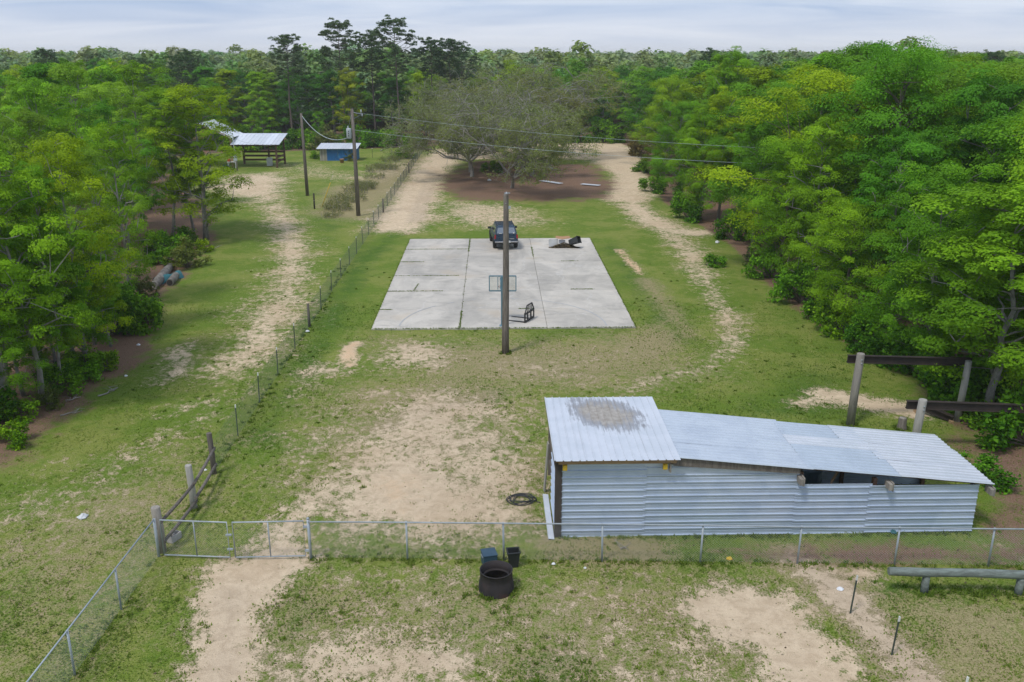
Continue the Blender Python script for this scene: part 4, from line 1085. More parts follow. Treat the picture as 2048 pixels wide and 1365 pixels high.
# pipe rack behind the shed
rk0 = G(1347, 832, 1.25); rk1 = G(1396, 832, 1.25)
rack = thing('pipe_rack', 'dark blue bent-pipe rack showing above the shed roof', 'pipe rack', (rk0.x, rk0.y, 0))
wd = (rk1 - rk0).length
m = MB(); m.tube([(0, 0, -.05), (0, 0, 1.2), (.03, 0, 1.30), (.10, 0, 1.36), (wd - .1, 0, 1.36), (wd - .03, 0, 1.30), (wd, 0, 1.2), (wd, 0, -.05)], .028, 8); m.build('hoop_pipe', 'pipe_blue', rack)
m = MB(); m.tube([(0, 0, .6), (wd, 0, .6)], .022, 8); m.build('crossbar', 'pipe_blue', rack)

# ---------------------------------------------------------------- chain-link fence, gates, side run
def pipe(mb, a, b, r=.03, n=7): mb.tube([a, b], r, n)
def chain_mesh(mb, a, b, z0, z1, pitch=.075, r=.0014):
    a = Vector((a[0], a[1], 0)); b = Vector((b[0], b[1], 0)); d = b - a; ln = d.length; d.normalize(); hgt = z1 - z0
    side = Vector((-d.y, d.x, 0))
    for sgn, off in ((1, .0), (-1, .004)):
        s = -hgt
        while s < ln + hgt:
            p0, p1 = (s, s + hgt) if sgn > 0 else (s + hgt, s)
            # clip to the panel
            q0, q1, w0, w1 = p0, p1, z0, z1
            def cut(x): return z0 + (x - p0) / (p1 - p0) * hgt
            lo, hi = 0.0, ln
            xs = sorted((max(lo, min(p0, p1)), min(hi, max(p0, p1))))
            if min(hi, max(p0, p1)) - max(lo, min(p0, p1)) > .01:
                x0, x1 = max(lo, min(p0, p1)), min(hi, max(p0, p1))
                P0 = a + d * x0 + side * off; P1 = a + d * x1 + side * off; P0.z = cut(x0); P1.z = cut(x1)
                mb.tube([P0, P1], r, 3, False, False)
            s += pitch
fl0 = G(622, 1118); fl1 = G(1974, 1133); fd = (fl1 - fl0).normalized(); FZ = 1.20
front = thing('chain_link_fence', 'galvanised chain-link fence running across in front of the long shed', 'fence', fl0)
frontposts = [fl0] + [G(x, 1119 + (x - 815) * .012) for x in (815, 1008, 1204, 1400, 1594, 1788, 1976, 2170)]
end = frontposts[-1]
for i, p in enumerate(frontposts):
    m = MB(); r = .042 if i == 0 else .028; lean = random.uniform(-.025, .025)
    m.tube([p - fl0 + Vector((0, 0, -.15)), p - fl0 + Vector((lean, 0, FZ + (.06 if i == 0 else .0)))], r, 8)
    o = m.build('fence_post', 'galvanised', front)
    if i == 0:
        m = MB(); m.lathe([(0, .045), (.03, .04), (.047, .02), (.047, 0), (0, 0)], 10, p - fl0 + Vector((lean, 0, FZ + .06))); m.build('post_cap', 'galvanised', o)
m = MB()
tp = [p - fl0 + Vector((0, -.035, FZ - .01 + random.uniform(-.012, .012))) for p in frontposts]
m.tube(tp, .021, 7); m.build('top_rail', 'galvanised', front)
m = MB()
for p, q in zip(frontposts[:-1], frontposts[1:]): chain_mesh(m, p - fl0, q - fl0, .04, FZ)
tag(m.build('chain_link_mesh', 'chain_wire', front), kind='stuff')
def gate(name_label, a, b):
    g = thing('chain_link_gate', name_label, 'gate', a); d = b - a
    z0, z1 = .08, 1.18
    m = MB(); m.tube([(0, 0, z0), (0, 0, z1), d + Vector((0, 0, z1)), d + Vector((0, 0, z0)), (0, 0, z0)], .023, 7); m.build('frame', 'galvanised', g)
    m = MB(); h = d * .5; m.tube([h + Vector((0, 0, z0)), h + Vector((0, 0, z1))], .020, 7); m.build('middle_bar', 'galvanised', g)
    m = MB(); chain_mesh(m, (0, 0), d, z0, z1); tag(m.build('chain_link_mesh', 'chain_wire', g), kind='stuff')
    return g
gL = G(326, 1115); gM = G(461, 1120); gM2 = G(472, 1120); gR = G(612, 1117)
g1 = gate('left leaf of the double chain-link gate, hung next to the wooden post', gL + Vector((.05, 0, 0)), gM)
g2 = gate('right leaf of the double chain-link gate, across the sandy drive', gM2, gR)
for z in (.35, .8): m = MB(); m.box(tuple(gM - gL - Vector((.02, .02, -z))), (.16, .05, .05)); m.build('latch', 'galvanised', g1)
for z in (.25, 1.0): m = MB(); m.box(tuple(gR - gM2 + Vector((.06, .0, z))), (.14, .05, .06)); m.build('hinge', 'galvanised', g2)
# left-hand run towards the viewer
c0 = G(318, 1114); c1 = c0 + (G(150, 1350) - c0) * 2.0
leftrun = thing('chain_link_fence', 'chain-link fence leaving the gate corner towards the lower left', 'fence', c0)
dl = c1 - c0; nl = 4
for i in range(nl + 1):
    p = dl * (i / nl); m = MB(); m.tube([p + Vector((0, 0, -.15)), p + Vector((0, 0, FZ))], .042 if i == 0 else .028, 8); m.build('fence_post', 'galvanised', leftrun)
m = MB(); m.tube([Vector((0, 0, FZ - .01)), dl + Vector((0, 0, FZ - .01))], .021, 7); m.build('top_rail', 'galvanised', leftrun)
m = MB(); chain_mesh(m, (0, 0), dl, .04, FZ); tag(m.build('chain_link_mesh', 'chain_wire', leftrun), kind='stuff')
# heavy post-and-rail corner
w0 = G(322, 1108) + Vector((-.02, .12, 0)); w1 = G(388, 1018); w2 = G(428, 948)
rf = thing('post_and_rail_fence', 'short grey wooden fence of three round posts and pole rails at the gate', 'fence', w0)
for p, hgt, r, mt in ((w0, 1.42, .13, 'grey_wood'), (w1, 1.50, .105, 'pale_wood'), (w2, 1.50, .09, 'old_wood')):
    q = p - w0; m = MB(); m.tube([q + Vector((0, 0, -.2)), q + Vector((.01, 0, hgt * .5)), q + Vector((-.02, 0, hgt - .015)), q + Vector((-.02, 0, hgt))], [r * 1.03, r, r * .97, r * .9], 14); m.build('post', mt, rf)
for (p, q, z0, z1) in ((w0, w1, .98, .86), (w1, w2, .90, .92), (w0, w1, .34, .26), (w1, w2, .40, .34)):
    a = p - w0 + Vector((.11, 0, z0)); b = q - w0 + Vector((.09, 0, z1)); m = MB(); m.tube([a - (b - a) * .03, a.lerp(b, .5) + Vector((.01, 0, -.01)), b + (b - a) * .03], [.05, .052, .045], 9); m.build('rail', 'old_wood', rf)
blk = thing('concrete_block', 'hollow grey concrete block lying by the wooden gate post', 'block', G(349, 1080), .35)
m = MB()
for (cx, cy_, sx, sy) in ((0, -.085, .40, .03), (0, .085, .40, .03), (-.185, 0, .03, .14), (.185, 0, .03, .14), (0, 0, .03, .14)): m.box((cx, cy_, .10), (sx, sy, .20))
m.build('block_web', 'concrete_block', blk); blk.rotation_euler = (0, .0, 1.2)

# ---------------------------------------------------------------- wire fence on steel posts running up the yard
def tpost(mb_parent, p, hgt, lean=(0, 0), label=None):
    m = MB(); t = Vector((lean[0], lean[1], 0))
    m.bar(p + Vector((0, 0, -.1)), p + t * .85 + Vector((0, 0, hgt - .13)), .042, .012); m.bar(p + Vector((0, .018, -.1)), p + t * .85 + Vector((0, .018, hgt - .13)), .012, .036)
    o = m.build('steel_post', 'green_steel', mb_parent)
    m = MB(); a = p + t * .85 + Vector((0, 0, hgt - .13)); b = p + t + Vector((0, 0, hgt)); m.bar(a, b, .046, .016); m.bar(a + Vector((0, .018, 0)), b + Vector((0, .018, 0)), .016, .040); m.build('white_tip', 'white_paint', o)
    return o
f0 = w2; f1 = G(699, 530); fdir = (f1 - f0).normalized()
wf = thing('wire_fence', 'long wire fence on green steel posts running from the gate up to the oaks', 'fence', f0)
known = [G(476, 872), G(519, 806), G(556, 750), G(590, 698), G(619, 654), G(642, 618), G(663, 583), G(682, 556), G(699, 530)]
plist = [(p - f0) for p in known]
step = 3.45; nxt = (known[-1] - f0).length + step
while nxt + f0.y < 146: plist.append(fdir * nxt); nxt += step
for i, p in enumerate(plist):
    if i == 4 or i in (14, 22):
        m = MB(); m.tube([p + Vector((0, 0, -.1)), p + Vector((0, 0, 1.25))], [.075, .065], 10); m.build('wooden_post', 'old_wood', wf)
    else: tpost(wf, p, 1.28 + random.uniform(-.04, .06), (random.uniform(-.05, .05), random.uniform(-.03, .03)))
m = MB(); allp = [Vector((0, 0, 0))] + plist; allp = [p + Vector((.02, 0, 0)) for p in allp]
for z in (.06, .16, .26, .37, .48, .60, .73, .87, 1.02, 1.14): m.tube([p + Vector((0, 0, z + random.uniform(-.012, .012))) for p in allp], .0032, 3, False, False)
tot = (plist[-1]).length; s = 0
while s < tot:
    p = fdir * s + Vector((.02, 0, 0)); m.tube([p + Vector((0, 0, .05)), p + Vector((0, 0, 1.14))], .0026, 3, False, False); s += .10
tag(m.build('woven_wire', 'fence_wire', wf), kind='stuff')
# odd steel posts at the lower right
for (px, pb, pt_, lab) in ((1700, 1228, 1152, 'dark steel post with white tip on the ditch edge, the farther one'), (1783, 1310, 1234, 'dark steel post with white tip on the ditch edge, the nearer one'), (1915, 1440, 1355, 'steel post whose white tip just enters the lower right of the photo')):
    p = G(px, pb); t = thing('steel_fence_post', lab, 'post', p, group='steel posts along the ditch'); tpost(t, Vector((0, 0, 0)), atY(px, pt_, p.y).z, (.06, 0))
# far cross fence behind the blue shed
for k, px in enumerate((745, 783, 800)):
    p = G(px, 316 - k * 1); t = thing('steel_fence_post', ['lone steel post right of the blue tarp shed, leftmost of three', 'lone steel post right of the blue tarp shed, middle of three', 'lone steel post right of the blue tarp shed, nearest the wire fence'][k], 'post', p, group='posts right of the blue shed'); tpost(t, Vector((0, 0, 0)), 1.3)

# ---------------------------------------------------------------- log rail, hoist frames, stump
la, lb = G(1848, 1184), G(2036, 1188)
lr = thing('log_rail', 'weathered grey-green log laid on short posts at the right', 'log rail', la)
d = (lb - la); e = d.normalized()
m = MB(); m.tube([-e * 1.0 + Vector((0, 0, .60)), -e * .95 + Vector((0, 0, .60)), Vector((0, 0, .585)), d * .5 + Vector((0, .02, .59)), d + Vector((0, 0, .57)), d * 1.6 + Vector((0, 0, .57))], [.10, .112, .118, .112, .118, .11], 14); m.build('log', 'green_log', lr)
for q in (Vector((0, 0, 0)), d): m = MB(); m.tube([q + Vector((0, 0, -.1)), q + Vector((0, 0, .49))], [.10, .095], 12); m.build('post', 'green_log', lr)
def ibeam(mb, a, b, h=.30, w=.16, tw=.02):
    up = Vector((0, 0, 1)); mb.bar(a, b, tw, h); mb.bar(a + up * (h / 2 - tw / 2), b + up * (h / 2 - tw / 2), w, tw); mb.bar(a - up * (h / 2 - tw / 2), b - up * (h / 2 - tw / 2), w, tw)
def frame(label, pl, hl, pr, hr, beam_z0, beam_z1, rl, over, paint, mats):
    t = thing('beam_frame', label, 'beam frame', pl); q = pr - pl
    m = MB(); m.tube([Vector((0, 0, -.2)), Vector((.03, 0, hl * .5)), Vector((.08, 0, hl - .02)), Vector((.08, 0, hl))], [rl, rl * .96, rl * .94, rl * .88], 14); po = m.build('post', mats[0], t)
    m = MB(); m.tube([q + Vector((0, 0, -.2)), q + Vector((.08, 0, hr))], [rl * .85, rl * .78], 12); m.build('post', mats[1], t)
    dd = Vector((q.x, q.y, 0)).normalized(); bk = Vector((-dd.y, dd.x, 0)) * (rl + .09)
    m = MB(); ibeam(m, -dd * over + bk + Vector((.05, 0, beam_z0)), q + dd * .35 + bk + Vector((0, 0, beam_z1))); m.build('steel_beam', 'beam_rust', t)
    if paint: m = MB(); m.bar(Vector((.05, -rl * .97, .62)), Vector((.05, -rl * .97, .78)), .09, .012); m.build('paint_mark', 'yellow_paint', po)
    for z in (beam_z0 - .08, beam_z0 + .06): m = MB(); m.lathe([(0, 0), (.03, 0), (.03, .03), (0, .03)], 6, (.09, -rl * .95, z)); m.build('bolt', 'galvanised', po)
    return t
frame('dark steel beam carried on two tall wooden posts, the farther of the two frames', G(1700, 850), 2.88, G(1914, 842), 2.45, 2.60, 2.32, .155, .35, False, ('grey_wood', 'pale_wood'))
frame('dark steel beam on a pale post with a yellow mark, the frame nearer the shed', G(1826, 905), 2.02, G(2075, 905), 1.75, 1.74, 1.55, .15, .42, True, ('pale_wood', 'grey_wood'))
ab = thing('loose_beam', 'rusty angle beam tilted on the ground behind the nearer beam frame', 'beam', G(1832, 826), 0)
p1 = G(1905, 846) - G(1832, 826); m = MB(); m.bar(Vector((0, 0, .35)), p1 + Vector((0, 0, .12)), .02, .28); m.bar(Vector((0, 0, .48)), p1 + Vector((0, 0, .25)), .22, .02); m.build('beam', 'beam_rust', ab)
m = MB(); m.box((0, .0, .17), (.10, .3, .34)); m.build('rest_block', 'timber', ab); m = MB(); m.box(tuple(p1 * .95 + Vector((0, 0, .0))), (.12, .3, .18)); m.build('rest_block', 'timber', ab)
st = thing('tree_stump', 'short dark stump standing between the two beam frames', 'stump', G(1803, 857))
m = MB(); m.lathe([(.0, -.1), (.21, -.1), (.19, .03), (.155, .15), (.15, .40), (.14, .42), (0, .43)], 14); m.build('stump_wood', 'old_wood', st); m = MB(); m.lathe([(0, .43), (.13, .425), (.13, .436), (0, .438)], 14); m.build('cut_face', 'grey_wood', st)

# ---------------------------------------------------------------- lone pole, basketball hoop
lp = G(1011, 706); lh = atY(1012, 388, lp.y).z
pole = thing('wooden_pole', 'tall bare wooden pole standing in front of the concrete pad', 'pole', lp)
m = MB(); m.tube([(0, 0, -.3), (0, 0, 1.2), (.03, 0, lh * .5), (.04, 0, lh - .08), (.04, 0, lh)], [.175, .165, .145, .115, .10], 16); pm_ = m.build('shaft', 'old_wood', pole)
m = MB(); m.lathe([(0, 0), (.05, 0), (.05, .02), (.025, .03), (.025, .08), (0, .09)], 10, (.06, 0, lh)); m.build('top_bracket', 'porcelain', pole)
m = MB(); m.box((.09, 0, lh + .03), (.26, .05, .04)); m.build('bracket_arm', 'galvanised', pole)
m = MB(); m.lathe([(0, 0), (.028, 0), (.028, .02), (0, .02)], 8, (.03, -.12, lh - .42)); m.build('bolt', 'galvanised', pole)
m = MB(); m.box((.19, 0, lh - .62), (.11, .10, .12)); m.build('junction_box', 'transformer_grey', pole)
hb = G(1004, 655)
hoop = thing('basketball_hoop', 'blue-framed clear basketball hoop at the near edge of the concrete pad', 'basketball hoop', hb + Vector((0, .06, .07)))
hb2 = atY(1005, 556, hb.y + .06).z
m = MB(); m.bar((0, 0, -.03), (0, 0, hb2), .10, .10); m.build('post', 'hoop_blue', hoop)
m = MB(); m.box((0, 0, .015), (.26, .26, .03)); m.build('base_plate', 'hoop_blue', hoop)
by = 1.0; bt = atY(978, 553, hb.y + by).z; bb = atY(978, 582, hb.y + by).z - .02; x0 = atY(978.5, 560, hb.y + by).x - hb.x; x1 = atY(1032, 560, hb.y + by).x - hb.x
m = MB()
for a, b in (((x0, bb), (x1, bb)), ((x0, bt), (x1, bt)), ((x0, bb), (x0, bt)), ((x1, bb), (x1, bt))): m.bar((a[0], by, a[1] - .07), (b[0], by, b[1] - .07), .05, .06)
bfo = m.build('backboard_frame', 'hoop_blue', hoop)
m = MB(); m.box(((x0 + x1) / 2, by + .005, (bb + bt) / 2 - .07), (x1 - x0 - .05, .012, bt - bb - .05)); m.build('pane', 'board_pane', bfo)
m = MB(); xm = -.10
for z in (bt - .22, bb + .12): m.bar((0, 0, z - .1), (xm, by - .03, z), .04, .05)
m.bar((xm - .12, by - .04, bb), (xm - .12, by - .04, bt - .12), .035, .03); m.bar((xm + .02, by - .04, bb), (xm + .02, by - .04, bt - .12), .035, .03); m.build('arm', 'hoop_blue', hoop)
m = MB(); rc = Vector(((x0 + x1) / 2, by + .30, bb + .08)); m.tube([rc + Vector((.225 * cos(a), .225 * sin(a), 0)) for a in [2 * pi * k / 20 for k in range(21)]], .012, 6, False); m.build('rim', 'red_plastic', hoop)

# ---------------------------------------------------------------- parked SUV
rl_, rr_ = G(989, 498.5), G(1032, 497.5); yaw = radians(6.5)
fw = Vector((-sin(yaw), cos(yaw), 0)); mid = (rl_ + rr_) / 2
car = thing('parked_suv', 'dark blue sport utility vehicle parked with its tail to the viewer on the pad', 'car', mid + fw * 1.35 + Vector((0, 0, .075)), yaw)
def shell(sections):
    """loft of (y, [(half width, z), ...]) mirrored about x"""
    mb = MB(); rings = []
    for y, prof in sections: rings.append([(w, y, z) for w, z in prof] + [(-w, y, z) for w, z in reversed(prof)])
    n = len(rings[0]); vs_ = [p for r in rings for p in r]; fs = []
    for i in range(len(rings) - 1):
        for k in range(n): k2 = (k + 1) % n; fs.append((i * n + k, (i + 1) * n + k, (i + 1) * n + k2, i * n + k2))
    mb.add(vs_, fs, False)
    mb.add(rings[0], [tuple(range(n))]); mb.add(rings[-1], [tuple(reversed(range(n)))])
    return mb
def prof(w, zb, zt, t=.0): return [(w * .90, zb), (w, zb + .10), (w + .02, (zb + zt) / 2), (w, zt - .10), (w - .05 - t, zt)]
body = shell([(-2.08, prof(.78, .52, 1.02)), (-1.98, prof(.83, .46, 1.06)), (-1.0, prof(.85, .44, 1.08)), (.4, prof(.85, .44, 1.07)), (.95, prof(.85, .44, 1.05)), (1.6, prof(.84, .45, 1.00)), (2.12, prof(.78, .50, .92)), (2.20, prof(.72, .54, .86))]).build('body', 'car_paint', car)
bevel(body, .03, 2)
gh = shell([(-2.02, [(.79, 1.04), (.77, 1.10)]), (-1.78, [(.80, 1.05), (.66, 1.60)]), (-1.62, [(.80, 1.05), (.64, 1.66)]), (-.2, [(.80, 1.05), (.66, 1.70)]), (.30, [(.80, 1.05), (.63, 1.66)]), (1.02, [(.79, 1.03), (.76, 1.08)])]).build('cabin', 'car_paint', car)
bevel(gh, .03, 2)
def panel(name, pts, mat, parent, off=.012):
    p = [Vector(q) for q in pts]; nn = (p[1] - p[0]).cross(p[2] - p[0]).normalized(); m = MB()
    m.hexa([q - nn * .01 for q in p] + [q + nn * off for q in p]) if len(p) == 4 else None
    return m.build(name, mat, parent)
panel('rear_window', [(-.67, -1.985, 1.17), (.67, -1.985, 1.17), (.585, -1.80, 1.56), (-.585, -1.80, 1.56)], 'car_glass', car, .02)
panel('windscreen', [(.66, .95, 1.13), (-.66, .95, 1.13), (-.57, .37, 1.61), (.57, .37, 1.61)], 'car_glass', car, .02)
for s in (-1, 1):
    for y0, y1 in ((-1.62, -.72), (-.62, .12)):
        q = [(s * .795, y0, 1.13), (s * .795, y1, 1.13), (s * .683, y1 - .03, 1.55), (s * .675, y0 + .04, 1.55)]
        if s > 0: q = [q[1], q[0], q[3], q[2]]
        if s < 0: pass
        o = panel('side_window', q[::-1] if s < 0 else q[::-1], 'car_glass', car, .022)
    panel('tail_light', [(s * .80 - .07, -2.085, .82), (s * .80 + .05, -2.085, .82), (s * .78 + .04, -2.045, 1.10), (s * .78 - .06, -2.045, 1.10)], 'tail_red', car, .03)
    m = MB(); m.box((s * .98, .62, 1.14), (.22, .10, .15)); m.bar((s * .80, .62, 1.08), (s * .92, .62, 1.10), .04, .05); bevel(m.build('wing_mirror', 'dark_trim', car), .02)
    m = MB(); m.bar((s * .60, -1.6, 1.70), (s * .60, .1, 1.745), .04, .035); m.build('roof_rail', 'dark_trim', car)
    for y in (-1.28, 1.30):
        m = MB(); R0, W = .365, .245; Cc = Vector((s * .765, y, R0))
        pr = [(.20, -W / 2), (R0 - .03, -W / 2), (R0, -W / 2 + .03), (R0, W / 2 - .03), (R0 - .03, W / 2), (.20, W / 2), (.20, -W / 2)]
        n = 26; vs_ = [Cc + Vector((z, r * cos(2 * pi * k / n), r * sin(2 * pi * k / n))) for r, z in pr for k in range(n)]
        m.add(vs_, [(i * n + k, i * n + (k + 1) % n, (i + 1) * n + (k + 1) % n, (i + 1) * n + k) for i in range(len(pr) - 1) for k in range(n)], True)
        ty = m.build('wheel', 'rubber', car)
        m = MB(); pr = [(0, s * .06), (.06, s * .07), (.17, s * .03), (.20, s * .10), (.20, -s * .10), (0, -s * .08)]
        vs_ = [Cc + Vector((z, r * cos(2 * pi * k / n), r * sin(2 * pi * k / n))) for r, z in pr for k in range(n)]
        m.add(vs_, [(i * n + k, i * n + (k + 1) % n, (i + 1) * n + (k + 1) % n, (i + 1) * n + k) for i in range(len(pr) - 1) for k in range(n)], True); m.build('rim', 'chrome', ty)
        m = MB(); pts_ = []
        for k in range(11):
            a = pi * (k / 10); pts_.append(Vector((s * .865, y + .44 * cos(a), .42 + .44 * sin(a) * .98)))
        m.tube(pts_, .035, 6); m.build('wheel_arch', 'dark_trim', car)
m = MB(); m.box((0, -2.16, .60), (1.66, .16, .10)); bevel(m.build('rear_bumper', 'chrome', car), .03)
m = MB(); m.box((0, -2.13, .50), (1.60, .14, .10)); bevel(m.build('bumper_skirt', 'dark_trim', car), .02)
m = MB(); m.box((.12, -2.25, .62), (.32, .015, .15)); m.build('licence_plate', 'plate_white', car)
m = MB(); m.box((.40, -2.095, .80), (.36, .012, .035)); m.build('tailgate_badge', 'chrome', car)
panel('tailgate', [(-.70, -2.082, .68), (.70, -2.082, .68), (.69, -2.05, 1.08), (-.69, -2.05, 1.08)], 'car_paint', car, .012)
m = MB(); m.box((-.42, -2.03, 1.19), (.18, .02, .035)); m.build('window_sticker', 'white_paint', car)
m = MB(); m.box((.54, -2.02, 1.20), (.09, .02, .07)); m.build('window_sticker', 'white_paint', car)
m = MB()
m.bar((-.66, -1.28, .37), (.66, -1.28, .37), .09, .09); m.bar((-.66, 1.30, .37), (.66, 1.30, .37), .09, .09); m.box((0, 0, .42), (.9, 3.6, .10)); m.build('underbody', 'dark_trim', car)
for k in range(5): m = MB(); m.box((0, -1.35 + k * .3, 1.715 + .004 * k), (1.06, .05, .02)); m.build('roof_slat', 'dark_trim', car)

# ---------------------------------------------------------------- pallet fork on the pad
pf0 = G(1050, 649); pf1 = G(1067, 638)
pf = thing('pallet_fork', 'black tractor pallet fork attachment lying on the concrete pad', 'pallet fork', (pf0.x, pf0.y, .076), 0)
dv = pf1 - pf0; dv.z = 0; wl_ = max(dv.length, 1.15); dv.normalize(); fwd = Vector((-.985, .0, 0)); fwd = (fwd - dv * fwd.dot(dv)).normalized()
def q_(a, b, z): return dv * (a * wl_) + fwd * b + Vector((0, 0, z))
m = MB()
m.bar(q_(0, 0, .05), q_(1, 0, .05), .06, .10); m.bar(q_(0, 0, .46), q_(1, 0, .46), .06, .09)
for a in (.0, .30, .66, 1.0): m.bar(q_(a, 0, 0), q_(a, 0, .52), .05, .08, dv)
m.build('carriage', 'black_steel', pf)
m = MB(); zt = .88
m.bar(q_(0, 0, .5), q_(.22, 0, zt), .05, .05); m.bar(q_(1, 0, .5), q_(.78, 0, zt), .05, .05); m.bar(q_(.22, 0, zt), q_(.78, 0, zt), .05, .05)
for a in (.25, .42, .58, .75): m.bar(q_(a, 0, .5), q_(a, 0, zt), .035, .03, dv)
m.build('back_guard', 'black_steel', pf)
for a in (.05, .72):
    m = MB(); m.bar(q_(a, .03, .52), q_(a, .03, .03), .05, .11, dv); m.hexa([q_(a - .045, .0, .0), q_(a + .045, .0, .0), q_(a + .045, 1.15, .0), q_(a - .045, 1.15, .0), q_(a - .045, 0, .05), q_(a + .045, 0, .05), q_(a + .045, 1.15, .012), q_(a - .045, 1.15, .012)]); m.build('fork_tine', 'black_steel', pf)

# ---------------------------------------------------------------- rubbish heap on the pad
rb = G(1128, 497); rb.z = .076
def scatter_leaves(name, label, cat, c, rx, ry, n, size, mat, hgt=.16, seed=1):
    R = np.random.default_rng(seed); a = R.uniform(0, 6.28, n); q = np.sqrt(R.uniform(0, 1, n)) * (1 + .25 * np.sin(3 * a + seed))
    x = rx * q * np.cos(a); y = ry * q * np.sin(a); z = np.maximum(.012, hgt * np.clip(1 - q, 0, 1) * R.uniform(.3, 1, n))
    me = leaf_mesh(name, np.stack([x, y, z], 1), np.stack([R.normal(size=n) * .5, R.normal(size=n) * .5, np.ones(n)], 1), size * R.uniform(.6, 1.4, n), R.uniform(0, 1, n), mat, .7, seed)
    o = bpy.data.objects.new(name, me); COL.objects.link(o); o.location = c; return tag(o, label, cat, kind='stuff')
scatter_leaves('leaf_pile', 'heap of dead leaves and rubbish on the far right of the concrete pad', 'leaf pile', rb, 1.0, .42, 2600, .085, 'dry_leaves', .40, 3)
bi = thing('tipped_bin', 'black plastic bin tipped over on the leaf heap', 'bin', rb + Vector((.42, -.1, .36)), .6)
def open_bin(parent, w0, d0, w1, d1, hgt, mat, rot=None, th=.018):
    m = MB(); o4 = lambda w, d, z: [(-w / 2, -d / 2, z), (w / 2, -d / 2, z), (w / 2, d / 2, z), (-w / 2, d / 2, z)]
    r = [o4(w0, d0, 0), o4(w1, d1, hgt), o4(w1 - th * 2, d1 - th * 2, hgt), o4(w0 - th * 2, d0 - th * 2, th)]
    vs_ = [p for k in r for p in k]; fs = [(3, 2, 1, 0), (12, 13, 14, 15)]
    for i in range(3):
        for k in range(4): k2 = (k + 1) % 4; fs.append((i * 4 + k, i * 4 + k2, (i + 1) * 4 + k2, (i + 1) * 4 + k))
    m.add(vs_, fs); a = bevel(m.build('bin_wall', mat, parent), .02, 2)
    m = MB(); q = o4(w1 + .03, d1 + .03, hgt - .015); m.tube([Vector(p) for p in q] + [Vector(q[0])], .016, 6, False, False); b = m.build('rim', mat, parent)
    if rot: a.rotation_euler = rot; b.rotation_euler = rot
    return a
open_bin(bi, .40, .34, .56, .46, .78, 'black_plastic', (1.15, .25, .4))
cb_o = thing('cardboard_sheet', 'brown cardboard sheet lying over the tipped bin', 'cardboard', rb + Vector((-.05, .35, .55)))
m = MB(); m.add([(-.55, -.1, .08), (-.1, -.28, .03), (.55, .02, .05), (.45, .3, .16), (-.1, .22, .14), (-.55, .15, .20)], [(0, 1, 4, 5), (1, 2, 3, 4)]); b_ = m.build('card_panel', 'cardboard', cb_o); sm_ = b_.modifiers.new('thick', 'SOLIDIFY'); sm_.thickness = .012
for k, (dx, dy, w, h_, rr, lab) in enumerate(((-.75, .25, .7, .5, .2, 'pale clear plastic sheet left of the leaf heap'), (-.15, .25, .5, .45, -.2, 'white plastic sheet propped behind the leaf heap'))):
    t = thing('plastic_sheet', lab, 'plastic sheet', rb + Vector((dx, dy, .02)), rr); m = MB(); vs_ = []
    for i in range(5):
        for j in range(4): vs_.append((-w / 2 + w * i / 4, random.uniform(-.05, .05) + .12 * j / 3, h_ * j / 3 + random.uniform(-.02, .02) * (j > 0)))
    m.add(vs_, [(i * 4 + j, (i + 1) * 4 + j, (i + 1) * 4 + j + 1, i * 4 + j + 1) for i in range(4) for j in range(3)], True); m.build('sheet', 'clear_plastic' if k == 0 else 'white_plastic', t)

# ---------------------------------------------------------------- fire ring, bin, box, hose, metal trim
rc_ = G(992, 1200) + Vector((0, .50, 0))
ring = thing('fire_ring', 'rusty black steel fire ring with flared base on the near lawn', 'fire ring', rc_)
m = MB(); m.lathe([(.47, -.02), (.468, .12), (.455, .26), (.432, .33), (.428, .58), (.44, .585), (.44, .60), (.415, .60), (.415, .33), (.43, .25), (.45, .0), (.47, -.02)], 48); m.build('steel_wall', 'burnt_steel', ring)
m = MB(); m.lathe([(.0, .10), (.2, .09), (.42, .06)], 24); m.build('ash_bed', 'ash', ring)
m = MB(); m.lathe([(.33, .36), (.42, .36), (.42, .38), (.33, .38), (.33, .36)], 40); m.build('inner_ledge', 'burnt_steel', ring)
bn = thing('waste_bin', 'small black open waste bin beside the fire ring', 'bin', G(1027, 1137) + Vector((0, .12, 0)), .15)
open_bin(bn, .23, .20, .34, .29, .50, 'black_plastic')
gb = thing('metal_box', 'dark blue-grey steel box standing behind the fire ring', 'box', G(978, 1137) + Vector((0, .22, 0)), .25)
m = MB(); m.box((0, 0, .18), (.38, .40, .36)); bevel(m.build('box_body', 'pipe_blue', gb), .012); m = MB(); m.box((0, 0, .372), (.41, .43, .025)); bevel(m.build('lid', 'pipe_blue', gb), .008)
m = MB(); m.bar((-.205, -.1, .28), (-.205, .1, .28), .02, .02); m.build('handle', 'galvanised', gb)
hs_ = thing('garden_hose', 'coil of black hose on the ground left of the long shed', 'hose', G(1042, 1001))
m = MB(); R = np.random.default_rng(5); pts_ = []
for k in range(260):
    a = k * .145; loop = k * .145 / 6.28; rx = .36 + .10 * sin(loop * 2.3) + .06 * sin(loop * 5.1 + a * .3); ry = .30 + .09 * sin(loop * 1.7 + 1)
    pts_.append((rx * cos(a) + .05 * sin(loop * 3), ry * sin(a) + .04 * cos(loop * 2.1), .02 + .055 * (sin(a * 2 + loop * 2) * .5 + .5) * (.4 + .6 * (loop % 1))))
m.tube(pts_ + [(.5, -.12, .02), (.62, -.2, .02)], .013, 6); m.build('hose_coil', 'hose_rubber', hs_)
ta, tb = G(1091, 991), G(1103, 1081)
tr_ = thing('metal_trim', 'long pale metal trim strip lying at the left corner of the shed', 'metal trim', ta)
dv = tb - ta; m = MB(); sd = Vector((dv.y, -dv.x, 0)).normalized(); w = .085
